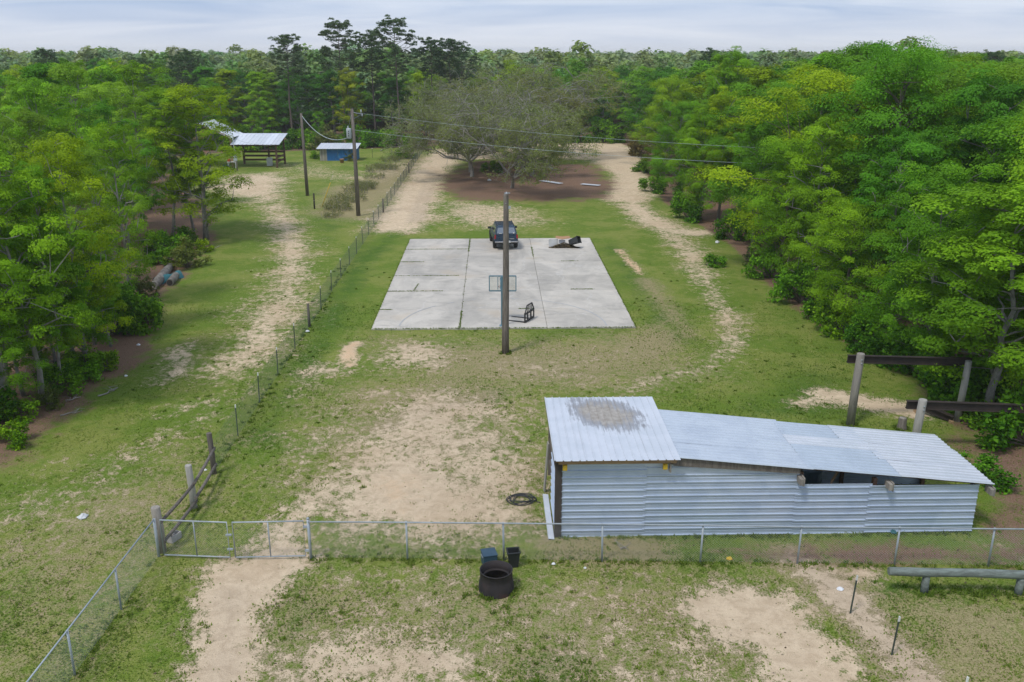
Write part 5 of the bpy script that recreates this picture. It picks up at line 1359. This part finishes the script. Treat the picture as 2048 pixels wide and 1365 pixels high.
for (o1, z1, o2, z2) in ((-w, .025, w, .05), (-w, .025, -w, .0), (w, .05, w + .01, .01)):
    m.hexa([sd * o1 + Vector((0, 0, z1)), sd * o2 + Vector((0, 0, z2)), dv + sd * o2 + Vector((0, 0, z2)), dv + sd * o1 + Vector((0, 0, z1))] + [sd * o1 + Vector((0, 0, z1 + .006)), sd * o2 + Vector((.004, 0, z2 + .006)), dv + sd * o2 + Vector((.004, 0, z2 + .006)), dv + sd * o1 + Vector((0, 0, z1 + .006))])
m.build('strip', 'white_roof', tr_)

# ---------------------------------------------------------------- utility poles and wires
def upole(label, px, pb, pt_, r):
    p = G(px, pb); hgt = atY(px, pt_, p.y).z; t = thing('utility_pole', label, 'utility pole', p)
    m = MB(); m.tube([(0, 0, -.3), (-.03, 0, hgt * .5), (-.08, 0, hgt)], [r * 1.15, r, r * .75], 14); m.build('shaft', 'old_wood', t); return t, p, hgt
u1, p1_, h1_ = upole('plain wooden utility pole in the grass left of the transformer pole', 615, 392, 227, .15)
u2, p2_, h2_ = upole('wooden utility pole carrying a grey transformer beside the wire fence', 717, 432, 218, .165)
m = MB(); m.lathe([(0, 0), (.19, 0), (.22, .04), (.22, .78), (.20, .84), (0, .88)], 20, (-.42, -.12, h2_ - 2.45)); trf = m.build('transformer', 'transformer_grey', u2)
m = MB(); m.lathe([(0, 0), (.05, 0), (.06, .05), (.04, .08), (.06, .12), (.03, .2), (0, .22)], 10, (-.48, -.12, h2_ - 1.6)); m.build('bushing', 'porcelain', trf)
for z in (.18, .36, .54): m = MB(); m.box((-.42, -.345, h2_ - 2.38 + z), (.07, .01, .10)); m.build('number_mark', 'dark_trim', trf)
m = MB(); m.bar((-.25, -.1, h2_ - 2.05), (-.08, 0, h2_ - 2.05), .06, .12); m.build('mount', 'galvanised', u2)
m = MB(); m.tube([(-.06, -.02, h2_ - .25), (.35, -.1, h2_ - .38), (.75, -.15, h2_ - .42)], .03, 6); m.bar((-.02, 0, h2_ - .85), (.7, -.14, h2_ - .45), .03, .03); m.build('bracket', 'galvanised', u2)
for k, (x, z) in enumerate(((.78, -.62), (.70, -.3))): m = MB(); m.lathe([(0, 0), (.06, .01), (.04, .05), (.07, .09), (.04, .13), (.06, .17), (.02, .25), (0, .26)], 10, (x, -.15, h2_ + z)); m.build('insulator', 'porcelain', u2)
m = MB(); m.tube([(-.42, -.14, h2_ - 1.4), (-.25, -.12, h2_ - .9), (-.1, -.08, h2_ - .3)], .012, 5); m.build('jumper_wire', 'wire_alu', u2)
m = MB(); m.lathe([(0, 0), (.05, .01), (.03, .06), (.05, .1), (0, .12)], 8, (.08, -.12, h1_ - .35)); m.build('insulator', 'porcelain', u1)
def wire(label, a, b, sag, r, mat, cat='wire'):
    t = thing('overhead_wire', label, cat, a); m = MB(); d = Vector(b) - Vector(a)
    m.tube([d * k / 28 + Vector((0, 0, -sag * 4 * (k / 28) * (1 - k / 28))) for k in range(29)], r, 5); m.build('conductor', mat, t)
# wires run on to a pole hidden in the right-hand wood
e1 = atY(1545, 297, 64.0); e2 = atY(1545, 329, 64.0)
wire('upper power line sagging from the transformer pole to the right wood', p2_ + Vector((.3, -.1, h2_ - .33)), e1, .35, .012, 'wire_alu')
wire('lower power line from the transformer pole to the right wood', p2_ + Vector((.05, -.1, h2_ - 1.75)), e2, .35, .012, 'wire_alu')
wire('slack service cable hanging between the two utility poles', p1_ + Vector((.05, -.1, h1_ - .3)), p2_ + Vector((-.35, -.1, h2_ - 2.3)), 1.0, .024, 'service_cable')
pg = thing('guy_marker', 'slanting yellow plastic guy-wire cover near the utility poles', 'guy marker', G(643, 415)); q = G(658, 383, 1.9) - G(643, 415)
m = MB(); m.tube([(0, 0, -.05), (.85, .55, 2.2)], .035, 8); m.build('cover', 'yellow_paint', pg); m = MB(); m.tube([(.85, .55, 2.2), (1.1, .7, 2.9)], .008, 5); m.build('cable', 'galvanised', pg)
pw = thing('wooden_post', 'short dark wooden post between the utility pole and the yellow marker', 'post', G(629, 418)); m = MB(); m.tube([(0, 0, -.1), (.02, 0, 1.4), (.02, 0, 1.42)], [.08, .07, .06], 10); m.build('shaft', 'dark_wood', pw); m = MB(); m.box((.02, -.075, .75), (.05, .02, .05)); m.build('staple', 'galvanised', pw)

# ---------------------------------------------------------------- open barn with its contents
bY = G(552, 336).y; barn = thing('open_barn', 'open pole barn with white metal gable and lean-to roofs', 'barn', (0, 0, 0))
def bx(px): return atY(px, 300, bY).x
def bz(py, yy=0): return atY(500, py, bY + yy).z
xR, xL, xG0, xG1 = bx(552), bx(468), bx(352), bx(462)
zE, zT = bz(289), bz(267, 4.2)
def rsh(x0, x1, y0, y1, za, zb_, dirx):   # roof plane sheets with ribs down the slope
    n = max(1, round(abs(x1 - x0) / .95)) if not dirx else max(1, round(abs(y1 - y0) / .95))
    for k in range(n):
        if not dirx:
            xa = x0 + (x1 - x0) * k / n; ww = (x1 - x0) / n
            ribbed('roof_sheet', 'white_roof', (xa, y0, za), (0, y1 - y0, zb_ - za), (1, 0, 0), sqrt((y1 - y0) ** 2 + (zb_ - za) ** 2), ww + .02, barn, pitch=.47, ht=.03, nrm=(0, 0, 1), seg=1, minor=False)
        else:
            ya = y0 + (y1 - y0) * k / n; ww = (y1 - y0) / n
            ribbed('roof_sheet', 'white_roof', (x0, ya, za), (x1 - x0, 0, zb_ - za), (0, 1, 0), sqrt((x1 - x0) ** 2 + (zb_ - za) ** 2), ww + .02, barn, pitch=.47, ht=.03, nrm=(0, 0, 1), seg=1, minor=False)
rsh(xL - .3, xR + .55, bY - .5, bY + 4.2, zE, zT, False)
zr, ze = bz(246), bz(272); xm = bx(405)
rsh(xG0, xm, bY - .6, bY + 5.5, ze, zr, True); rsh(xG1 + .2, xm, bY - .6, bY + 5.5, ze - .25, zr, True)
def bpost(x, y, z, w=.17, mat='timber'): m = MB(); m.box((x, y, z / 2 - .1), (w, w, z + .2)); m.build('post', mat, barn)
for x in (xL, (xL + xR) / 2 + .6, xR):
    for y, z in ((bY, zE - .1), (bY + 4.0, zT - .15)):
        if y == bY and xL < x < xR: continue
        bpost(x, y, z, .2, 'brown_wood')
for x in (xG0 + .4, xG1): bpost(x, bY + .1, ze - .2); bpost(x, bY + 5, ze - .2)
m = MB(); m.bar((xL - .2, bY - .1, zE - .1), (xR + .3, bY - .1, zE - .1), .06, .2); m.build('header', 'brown_wood', barn)
for a, b in ((xG0, xm), (xG1 + .2, xm)): m = MB(); m.bar((a, bY - .55, ze - .12), (b, bY - .55, zr - .12), .05, .16); m.build('rafter', 'timber', barn)
for z in (.55, 1.05, 1.55): m = MB(); m.bar((xL, bY + 4.0, z), (xR, bY + 4.0, z), .05, .24); m.build('back_board', 'brown_wood', barn)
for z in (.7, 1.2): m = MB(); m.bar((xR, bY + .1, z), (xR, bY + 4, z), .05, .2); m.build('side_board', 'brown_wood', barn)
fr_ = thing('white_appliance', 'white box-shaped appliance standing inside the open barn', 'appliance', (bx(528), bY + 2.2, 0)); m = MB(); m.box((0, 0, .5), (.62, .6, 1.0)); bevel(m.build('cabinet', 'white_plastic', fr_), .03); m = MB(); m.box((0, -.31, .55), (.56, .03, .84)); m.build('door', 'white_plastic', fr_)
tbn = thing('work_table', 'white-topped work table at the left post of the open barn', 'table', (bx(463), bY - .2, 0)); m = MB(); m.box((0, 0, .74), (1.1, .5, .05)); m.build('table_top', 'white_plastic', tbn)
for x, y in ((-.45, -.2), (.45, -.2), (-.45, .2), (.45, .2)): m = MB(); m.box((x, y, .36), (.07, .07, .72)); m.build('leg', 'white_plastic', tbn)
rd = thing('fuel_can', 'red fuel can on the white work table', 'can', (bx(457), bY - .2, .765)); m = MB(); m.box((0, 0, .14), (.34, .22, .28)); bevel(m.build('can_body', 'red_plastic', rd), .04); m = MB(); m.tube([(-.1, 0, .26), (-.1, 0, .34), (.1, 0, .34), (.1, 0, .26)], .022, 6); m.build('handle', 'red_plastic', rd)
tu = thing('plastic_tub', 'teal plastic tub on the ground beside the work table', 'tub', (bx(452), bY - .6, 0)); open_bin(tu, .5, .4, .62, .5, .36, 'teal_tarp')
ms = thing('meter_post', 'service post with grey meter box and conduit in front of the barn', 'meter post', G(475, 342)); mh = atY(467, 268, G(475, 342).y).z
m = MB(); m.tube([(0, 0, -.2), (-.05, 0, mh * .55)], .09, 10); m.build('post', 'grey_wood', ms); m = MB(); m.tube([(-.05, -.1, 1.2), (-.2, -.1, mh)], .045, 8); m.build('conduit', 'service_cable', ms)
m = MB(); m.box((-.08, -.17, 1.55), (.42, .18, .72)); bevel(m.build('meter_box', 'transformer_grey', ms), .02); m = MB(); m.lathe([(0, 0), (.08, 0), (.10, .05), (.06, .12), (0, .14)], 10, (-.2, -.1, mh)); m.build('weather_head', 'galvanised', ms)
a_ = Vector((bx(467) - .2, G(475, 342).y, mh)); wire('thin cable from the meter post to the lean-to roof corner', a_, (xR, bY - .3, zE - .05), .45, .014, 'service_cable')

# ---------------------------------------------------------------- blue tarp shed
sY = G(670, 322).y; bs = thing('tarp_shed', 'small shed walled with blue tarpaulin under a white sloping roof', 'shed', (0, 0, 0))
sx0, sx1 = atY(640, 322, sY).x, atY(712, 322, sY).x; szf = atY(670, 298, sY).z; szb = szf + .42
for k, (x0_, x1_) in enumerate(((sx0 + .95, sx0 + 2.4), (sx0 + 2.42, sx0 + 3.7), (sx0 + 3.72, sx1))):
    m = MB(); vs_ = []
    for i in range(9):
        for j in range(6): vs_.append((x0_ + (x1_ - x0_) * i / 8, sY + .035 * sin(i * 2.1 + j) + .03 * sin(j * 1.9 + k), szf * j / 5 - .03))
    m.add(vs_, [(i * 6 + j, (i + 1) * 6 + j, (i + 1) * 6 + j + 1, i * 6 + j + 1) for i in range(8) for j in range(5)], True); m.build('tarp_panel', 'blue_tarp', bs)
m = MB(); m.add([(sx0 + .02, sY, 0), (sx0 + .02, sY + 2.9, 0), (sx0 + .02, sY + 2.9, szb), (sx0 + .02, sY, szf)], [(0, 1, 2, 3)]); m.build('tarp_side', 'blue_tarp', bs)
m = MB(); m.add([(sx1, sY, 0), (sx1, sY + 2.9, 0), (sx1, sY + 2.9, szb), (sx1, sY, szf)], [(3, 2, 1, 0)]); m.build('tarp_side', 'blue_tarp', bs)
for k in range(5): m = MB(); m.box((sx0 + .12 + k * .19, sY, szf / 2), (.17, .04, szf)); m.build('plank', 'pale_wood' if k % 2 == 0 else 'grey_wood', bs)
for k in range(5):
    x = sx0 - .35 + k * (sx1 - sx0 + .6) / 5
    ribbed('roof_sheet', 'white_roof', (x, sY - .4, szf + .02), (0, 3.5, szb - szf), (1, 0, 0), 3.55, (sx1 - sx0 + .6) / 5 + .02, bs, pitch=.4, ht=.03, seg=1, minor=False)
for a, b in (((sx0 + 1.8, .05), (sx0 + 2.9, szf)), ((sx0 + 4.0, .05), (sx0 + 3.1, szf))): m = MB(); m.tube([(a[0], sY - .06, a[1]), (b[0], sY - .06, b[1])], .012, 5); m.build('tie_rope', 'green_steel', bs)
bk = thing('clay_pot', 'small reddish pot in front of the blue tarp shed', 'pot', G(684, 326)); m = MB(); m.lathe([(0, 0), (.22, 0), (.28, .42), (.30, .42), (.30, .50), (.26, .50), (.20, .04), (0, .04)], 16); m.build('pot_wall', 'cardboard', bk); m = MB(); m.lathe([(0, .4), (.26, .4)], 14); m.build('soil', 'ash', bk)

# ---------------------------------------------------------------- small things lying about
for k, (x0_, y0_, x1_, y1_, lab) in enumerate(((1078, 363, 1118, 369, 'long white metal sheet on the pine straw, left of two'), (1160, 370, 1196, 373, 'white metal sheet on the pine straw, right of two'))):
    a, b = G(x0_, y0_), G(x1_, y1_); t = thing('metal_sheet', lab, 'metal sheet', a); d = b - a; o_ = ribbed('sheet', 'white_roof', (0, -.25, .09), d, (-d.y, d.x, 0), d.length, .62, t, pitch=.2, ht=.03, seg=2, minor=False)
    m = MB()
    for f in (.15, .85): m.box(tuple(d * f + Vector((0, 0, .045))), (.10, .6, .085))
    m.build('bearer', 'old_wood', t)
la_, lb_ = G(312, 582), G(345, 535)
for k, (a, b, r, lab) in enumerate(((G(308, 580), G(342, 540), .28, 'thick grey fallen log lying at the wood edge on the left, the longer one'), (G(340, 572), G(358, 552), .24, 'short grey log with a dark end beside the longer log'))):
    t = thing('fallen_log', lab, 'log', a); d = b - a; m = MB(); m.tube([Vector((0, 0, r * .8)), d * .3 + Vector((.03, 0, r * .85)), d * .7 + Vector((-.03, 0, r * .8)), d + Vector((0, 0, r * .75))], [r * .9, r, r * .95, r * .85], 14); m.build('bark', 'log_bark', t)
    m = MB(); e = d.normalized(); m.tube([-e * .012 + Vector((0, 0, r * .8)), -e * .002 + Vector((0, 0, r * .8))], r * .72, 14); m.build('cut_end', 'dark_wood' if k else 'grey_wood', t)
tp_ = thing('tarp_bundle', 'teal tarpaulin thrown over the ground between the two logs', 'tarpaulin', G(335, 562)); m = MB(); vs_ = []
for i in range(9):
    for j in range(5): vs_.append((-.3 + .6 * j / 4 + .1 * (i / 8), -1.1 + 2.2 * i / 8, .42 * sin(pi * j / 4) + .06 * sin(i * 1.7 + j)))
m.add(vs_, [(i * 5 + j, i * 5 + j + 1, (i + 1) * 5 + j + 1, (i + 1) * 5 + j) for i in range(8) for j in range(4)], True); m.build('cloth', 'teal_tarp', tp_); tp_.rotation_euler = (0, 0, -.35)
def branch(label, a, b, r=.03, seed=0):
    random.seed(seed); t = thing('fallen_branch', label, 'branch', a); d = b - a; pp = [d * k / 5 + Vector((random.uniform(-.08, .08), random.uniform(-.1, .1), r + random.uniform(0, .06))) for k in range(6)]
    m = MB(); m.tube(pp, [r * (1 - .6 * k / 5) for k in range(6)], 6); m.build('stem', 'twig_grey', t)
    for k in (2, 3, 4): q = pp[k]; m = MB(); m.tube([q, q + Vector((random.uniform(-.3, .3), random.uniform(.1, .4), .06)), q + Vector((random.uniform(-.5, .5), random.uniform(.3, .7), .03))], [r * .5, r * .35, r * .15], 5); m.build('twig', 'twig_grey', t)
branch('pale forked branch on the litter at the front of the left wood', G(198, 797), G(236, 778), .035, 1)
branch('thin grey branch left of the forked branch, below the leaning tree', G(128, 806), G(156, 798), .025, 2)
branch('pale stick on the litter right of the tree in front of the barn', G(400, 508), G(440, 494), .03, 3)
branch('grey stick near the lower left edge of the litter', G(125, 832), G(160, 826), .025, 4)
branch('dark twig lying behind the chain-link fence, right of the metal trim', G(1240, 1103), G(1255, 1097), .02, 5)
branch('leaning dead stick among the trees behind the wire fence', G(760, 303), G(790, 290), .05, 6)
def litter_bag(label, p, s, seed, mat='white_plastic'):
    R = np.random.default_rng(seed); t = thing('plastic_bag' if s > .12 else 'paper_scrap', label, 'litter', p); m = MB(); n = 9; pr = [(0, .0), (s, .01), (s * 1.1, s * .35), (s * .7, s * .75), (s * .25, s), (0, s * .95)]
    vs_ = [(r * cos(2 * pi * k / n) * R.uniform(.75, 1.25), r * sin(2 * pi * k / n) * R.uniform(.75, 1.25), z * R.uniform(.85, 1.15)) for r, z in pr for k in range(n)]
    m.add(vs_, [(i * n + k, i * n + (k + 1) % n, (i + 1) * n + (k + 1) % n, (i + 1) * n + k) for i in range(len(pr) - 1) for k in range(n)], False); m.build('crumpled_skin', mat, t)
litter_bag('white plastic bag lying on the lawn at the far left', G(166, 1036), .14, 1)
litter_bag('white scrap beside the pole fence rails', G(411, 941), .05, 2)
litter_bag('white scrap at the wire fence near the wooden post', G(615, 664), .09, 3)
litter_bag('white scrap in the litter of the left wood, the larger of two', G(277, 691), .08, 4)
litter_bag('white scrap in the litter of the left wood, nearer the branch', G(252, 753), .07, 5)
litter_bag('white pebble-like scrap right of the waste bin', G(1107, 1129), .05, 6)
litter_bag('tiny white scrap on the lawn right of the fire ring', G(1170, 1137), .04, 7)
litter_bag('yellow scrap under the chain-link fence in front of the shed', G(1459, 1119), .08, 8, 'yellow_paint')
litter_bag('pink-white scrap on the ditch edge behind the steel post', G(1680, 1180), .08, 9)
litter_bag('blue scrap caught at the foot of the shed wall', G(1786, 1066), .10, 10, 'teal_tarp')
litter_bag('white scrap on the lawn edge below the right wood', G(1434, 486), .16, 11)
litter_bag('pale blue scrap on the sand left of the oak trunk', G(978, 362), .2, 12)

# ---------------------------------------------------------------- bushes and weeds
def bush(px, py, s, c, lab, k=None, grp=None, sq=1.0):
    p = G(px, py); return plant('bush', BUSH[(random.randrange(3)) if k is None else k], p, (s, s, s * sq), random.uniform(0, 6.28), c, lab, 'bush', grp, (0, 0), ('stem', 'foliage'))
random.seed(55)
bush(212, 742, .8, (1.1, 1.05, .6), 'yellow-green bush at the foot of the straight pale trunk'); bush(30, 885, .8, (1.0, 1.05, .6), 'yellow bush at the left border below the wood', sq=.8); bush(100, 815, .6, (.8, .9, .6), 'leafy bush at the foot of the leaning tree')
bush(150, 765, .9, MIDG, 'bright bush between the leaning tree and the straight trunk'); bush(280, 655, 1.6, (.7, .8, .9), 'dark bush behind the fallen logs', sq=1.3); bush(284, 596, 1.0, (.8, .8, .9), 'dull bush left of the fallen logs')
bush(375, 535, 1.3, BRIGHT, 'bright bush behind the short log'); bush(395, 505, 1.0, YEL, 'small yellow bush below the trunks left of the barn'); bush(330, 530, 1.4, (.75, .9, 1), 'dark green bush behind the tarpaulin')
bush(1430, 530, 1.0, MIDG, 'round green shrub on the lawn edge below the right wood', sq=.8); bush(1512, 530, 1.2, (.8, .9, .9), 'large shrub under the slender tree on the right', sq=.8); bush(1630, 636, 1.1, MIDG, 'shrub under the low bright tree on the right'); bush(1716, 702, 1.1, (.6, .85, 1), 'dark shrub right of the low bright tree'); bush(1580, 592, 1.1, DARK, 'dark shrub at the bend of the right track')
bush(1380, 440, 1.6, MIDG, 'shrub between the trunks at the sandy bend'); bush(1310, 385, 1.5, (.8, .95, .9), 'shrub at the corner of the right track'); bush(1278, 312, 2.0, (1.3, .9, .8), 'brownish brush heap where the sandy road enters the wood', 2); bush(1290, 345, 1.8, (.9, 1, .8), 'olive shrub beside the sandy road')
bush(1900, 800, 1.4, (.6, .85, .8), 'dark shrub under the trees behind the beams'); bush(2000, 850, 1.5, (.8, .9, .9), 'grey-green shrub at the right border behind the beams'); bush(1960, 960, 1.0, (.6, .85, .8), 'low shrub right of the shed roof end', sq=.7)
bush(655, 300, 2.3, (1.3, 1.25, 1.1), 'pale olive bush over the roof of the blue tarp shed', 2); bush(810, 318, 1.4, (.9, .9, .9), 'dark upright bush on the wire fence near its far end', sq=1.5); bush(700, 322, .9, BRIGHT, 'bright weed clump in front of the blue tarp shed'); bush(632, 318, 1.2, BRIGHT, 'green weed clump at the left end of the blue tarp shed')
bush(985, 345, 1.2, (.8, .9, .8), 'green sprout bush among the oak trunks'); bush(1050, 345, 1.6, (.8, .9, .8), 'larger green bush right of the oak trunks')
NTH = ['first', 'second', 'third', 'fourth', 'fifth', 'sixth', 'seventh', 'eighth', 'ninth', 'tenth', 'eleventh', 'twelfth', 'thirteenth', 'fourteenth', 'fifteenth', 'sixteenth']
random.seed(91)
for k, (x, y, sc_, c, q) in enumerate([(-10, 845, 1.2, MIDG, 1.0), (25, 835, 1.0, (.8, .9, .6), .9), (112, 786, 1.0, (.7, .85, .7), 1.0), (160, 745, 1.1, (.7, .85, .65), 1.1), (236, 668, 1.6, (.7, .85, .85), 1.2), (262, 630, 1.6, MIDG, 1.1), (330, 512, 1.4, MIDG, 1.1), (362, 490, 1.3, (.7, .85, .8), 1.1)]):
    bush(x, y, sc_, c, NTH[k] + ' undergrowth bush from the viewer along the left wood edge', k % 2, 'undergrowth along the left wood edge', q)
for k, (x, y, sc_, c, q) in enumerate([(2060, 890, 1.8, MIDG, .9), (1950, 810, 1.8, (.6, .8, .8), 1.0), (1870, 770, 1.8, MIDG, .9), (1800, 725, 1.6, (.55, .75, .75), 1.1), (1742, 698, 1.5, MIDG, 1.1), (1672, 662, 1.5, BRIGHT, 1.2), (1604, 606, 1.5, MIDG, 1.3), (1544, 556, 1.5, (.7, .9, .8), 1.3), (1472, 480, 1.4, MIDG, 1.2), (1364, 418, 1.5, (.7, .9, .8), 1.2)]):
    bush(x, y, sc_, c, NTH[k] + ' undergrowth bush from the viewer along the right wood edge', k % 2, 'undergrowth along the right wood edge', q)
for k in range(15):
    x = 432 + k * 28; bush(x + random.uniform(-8, 8), 301 - k * .6, random.uniform(1.8, 2.8), random.choice([MIDG, (.6, .8, .8), (.8, .95, .7), BRIGHT]), NTH[k] + ' undergrowth bush from the left at the foot of the back tree line', k % 2, 'undergrowth under the back tree line', random.uniform(.8, 1.3))
for k in range(10):
    x = 910 + k * 36; bush(x + random.uniform(-10, 10), 285, random.uniform(2.0, 3.0), random.choice([MIDG, (.6, .8, .8), (.8, .95, .7)]), NTH[k] + ' undergrowth bush from the left behind the oaks', k % 2, 'undergrowth behind the oaks', random.uniform(.8, 1.2))
ords = ['first', 'second', 'third', 'fourth', 'fifth', 'sixth', 'seventh', 'eighth', 'ninth', 'tenth', 'eleventh', 'twelfth', 'thirteenth', 'fourteenth', 'fifteenth', 'sixteenth', 'seventeenth', 'eighteenth', 'nineteenth', 'twentieth']
for k in range(20):
    x = 668 + k * 8 + random.uniform(-10, 4); y = 432 - k * 6.6 + random.uniform(-16, 2)
    plant('weed_clump', WEED[k % 3], G(x, y), (random.uniform(.9, 1.6), random.uniform(.9, 1.6), random.uniform(.7, 1.1)), random.uniform(0, 6.28), (1.1, 1.05, 1.05), ords[k] + ' dry brownish weed clump along the wire fence, counted from the transformer pole', 'weed', 'dry weed clumps along the wire fence', (0, 0), ('stem', 'foliage'))

# grass: short blades over the near lawn, thinning out on the sand; weeds in the joints of the pad
R = np.random.default_rng(9); n = 220000
yy = 14 + (R.uniform(0, 1, n) ** 1.7) * 36; xx = R.uniform(-1, 1, n) * (.62 * yy + 1)
Pg = np.stack([xx, yy], 1); Mg = masks(Pg)
clump = fbm(xx, yy, .9, 31, 3)
dens = np.clip(1.05 - Mg[0] * 1.75 + (clump - .5) * 1.6, .015, 1) * np.clip(1 - Mg[1] * .95, .05, 1)
ok = (R.uniform(0, 1, n) < dens) & inside(Pg, CLEARING)
padpoly = np.array([[p.x, p.y] for p in (PBL, PBR, PTR, PTL)]); ok &= ~inside(Pg, padpoly)
Pg = Pg[ok]; Mg = Mg[:, ok]; n0 = len(Pg)
# taller tufts: scattered, and along the feet of walls, fences and posts where the mower misses
nc_ = 1900; yc = 14 + (R.uniform(0, 1, nc_) ** 1.5) * 46; xc = R.uniform(-1, 1, nc_) * (.62 * yc + 1); Pc = np.stack([xc, yc], 1); Mc = masks(Pc)
kc = (R.uniform(0, 1, nc_) < np.clip(.9 - Mc[0] * 1.0, .10, 1) * np.clip(1 - Mc[1], .1, 1)) & inside(Pc, CLEARING) & ~inside(Pc, padpoly) & (fbm(xc, yc, 2.5, 61, 2) > .42)
Pc = Pc[kc]; foot = []
def along(a, b, k, off=.06):
    for t in R.uniform(0, 1, k): foot.append((a.x + (b.x - a.x) * t + R.normal() * off, a.y + (b.y - a.y) * t + R.normal() * off))
along(A - n_ * .12, B - n_ * .12, 170); along(fl0, end, 260, .10); along(c0, c1, 90, .10); along(w0, w2, 40, .1); along(la, lb, 70, .15); along(f0, f1, 120, .12)
for p, r_ in ((lp, .25), (rc_, .52), (G(1700, 850), .25), (G(1826, 905), .25), (G(1803, 857), .25), (w1, .16)):
    for a in R.uniform(0, 6.28, 26): foot.append((p.x + r_ * cos(a), p.y + r_ * sin(a)))
Pc = np.concatenate([Pc, np.array(foot)]); kb = 16
Pt = np.repeat(Pc, kb, 0) + R.normal(size=(len(Pc) * kb, 2)) * .045
Pg = np.concatenate([Pg, Pt]); Mg = np.concatenate([Mg, masks(Pt)], 1); n = len(Pg); print('grass', n)
hg = R.uniform(.018, .05, n) * (1 + .6 * Mg[4]) ; ang = R.uniform(0, 6.28, n); ln = R.uniform(.6, 1.8, n) * hg; wd_ = R.uniform(.008, .018, n) * (1 + Pg[:, 1] / 40)
hg[n0:] *= np.repeat(R.uniform(1.0, 2.2, len(Pc)), kb); ln[n0:] *= .9
gz = -.005
v = np.empty((n, 3, 3)); dx, dy = np.cos(ang), np.sin(ang)
v[:, 0] = np.stack([Pg[:, 0] - dy * wd_, Pg[:, 1] + dx * wd_, np.full(n, gz)], 1); v[:, 1] = np.stack([Pg[:, 0] + dy * wd_, Pg[:, 1] - dx * wd_, np.full(n, gz)], 1); v[:, 2] = np.stack([Pg[:, 0] + dx * ln, Pg[:, 1] + dy * ln, gz + hg], 1)
gme = bpy.data.meshes.new('grass'); gme.vertices.add(n * 3); gme.vertices.foreach_set('co', v.astype(np.float32).ravel()); gme.loops.add(n * 3); gme.loops.foreach_set('vertex_index', np.arange(n * 3, dtype=np.int32)); gme.polygons.add(n); gme.polygons.foreach_set('loop_start', np.arange(0, n * 3, 3, dtype=np.int32))
at = gme.attributes.new('tint', 'FLOAT', 'FACE'); at.data.foreach_set('value', np.clip(.45 + .5 * (fbm(Pg[:, 0], Pg[:, 1], 3.2, 41, 3) - .5) * 2 - .5 * Mg[4] + .4 * Mg[2] + R.normal(size=n) * .18, 0, 1).astype(np.float32))
gme.materials.append(MATS['grass_blade']); gme.update(calc_edges=True)
gob = bpy.data.objects.new('grass', gme); COL.objects.link(gob); tag(gob, 'short patchy grass of the near lawn', 'grass', kind='stuff')
R = np.random.default_rng(17); nd = 5200; yd = 14 + (R.uniform(0, 1, nd) ** 1.4) * 40; xd = R.uniform(-1, 1, nd) * (.62 * yd + 1); Pd = np.stack([xd, yd], 1); Md = masks(Pd)
kd = (R.uniform(0, 1, nd) < np.clip(  .10 + Md[1] * 1.2 - Md[0] * .06 + Md[2] * .15, 0, 1)) & ~inside(Pd, padpoly); Pd = Pd[kd]; nd = len(Pd)
dm_ = leaf_mesh('fallen_leaves', np.stack([Pd[:, 0], Pd[:, 1], np.full(nd, .022)], 1), np.stack([R.normal(size=nd) * .35, R.normal(size=nd) * .35, np.ones(nd)], 1), R.uniform(.04, .11, nd), R.uniform(0, 1, nd), 'dry_leaves', .5, 19)
do_ = bpy.data.objects.new('fallen_leaves', dm_); COL.objects.link(do_); tag(do_, 'dead leaves and bits of bark strewn over the ground', 'leaves', kind='stuff')
jw = []; R = np.random.default_rng(13)
for (a0, b0, a1, b1, dn) in ((.333, 0, .333, .14, 260), (.333, .8, .333, 1.0, 240), (.333, .15, .333, .8, 70), (.664, .72, .664, .86, 120), (0, .835, .33, .835, 320), (0, .66, .12, .66, 150), (0, .49, .30, .49, 240), (0, .325, .24, .325, 280), (0, .155, .05, .155, 70), (.56, .155, .62, .155, 90), (.80, .335, .90, .335, 120), (.80, .66, .88, .66, 90), (0, 0, 1, 0, 700), (1, 0, 1, 1, 500), (0, 0, 0, 1, 400), (0, 1, 1, 1, 250), (.115, .33, .125, .40, 80)):
    t = R.uniform(0, 1, dn)
    for k in t: p = pad_pt(a0 + (a1 - a0) * k, b0 + (b1 - b0) * k); jw.append((p.x + R.normal() * .03, p.y + R.normal() * .03, .085))
jw = np.array(jw); lm_ = leaf_mesh('joint_weeds', jw, R.normal(size=(len(jw), 3)) + np.array([0, 0, .8]), R.uniform(.05, .11, len(jw)), R.uniform(0, .7, len(jw)), 'grass_blade', .4, 3)
jo = bpy.data.objects.new('joint_weeds', lm_); COL.objects.link(jo); tag(jo, 'grass growing in the joints and edges of the concrete pad', 'grass', kind='stuff')

# ---------------------------------------------------------------- air: even pale haze round the whole place
hm = bpy.data.materials.new('haze_air'); hm.use_nodes = True; ht = hm.node_tree; ht.nodes.clear()
ho = ht.nodes.new('ShaderNodeOutputMaterial'); hv = ht.nodes.new('ShaderNodeVolumePrincipled')
hv.inputs['Color'].default_value = (.93, .96, 1.0, 1); hv.inputs['Density'].default_value = HAZE; hv.inputs['Anisotropy'].default_value = .2
ht.links.new(hv.outputs[0], ho.inputs['Volume'])
MATS['haze_air'] = hm
m = MB(); m.box((0, 950, 3.5), (3600, 2700, 37)); tag(m.build('haze', 'haze_air'), 'thin pale haze in the air over the whole place', 'haze', kind='stuff')
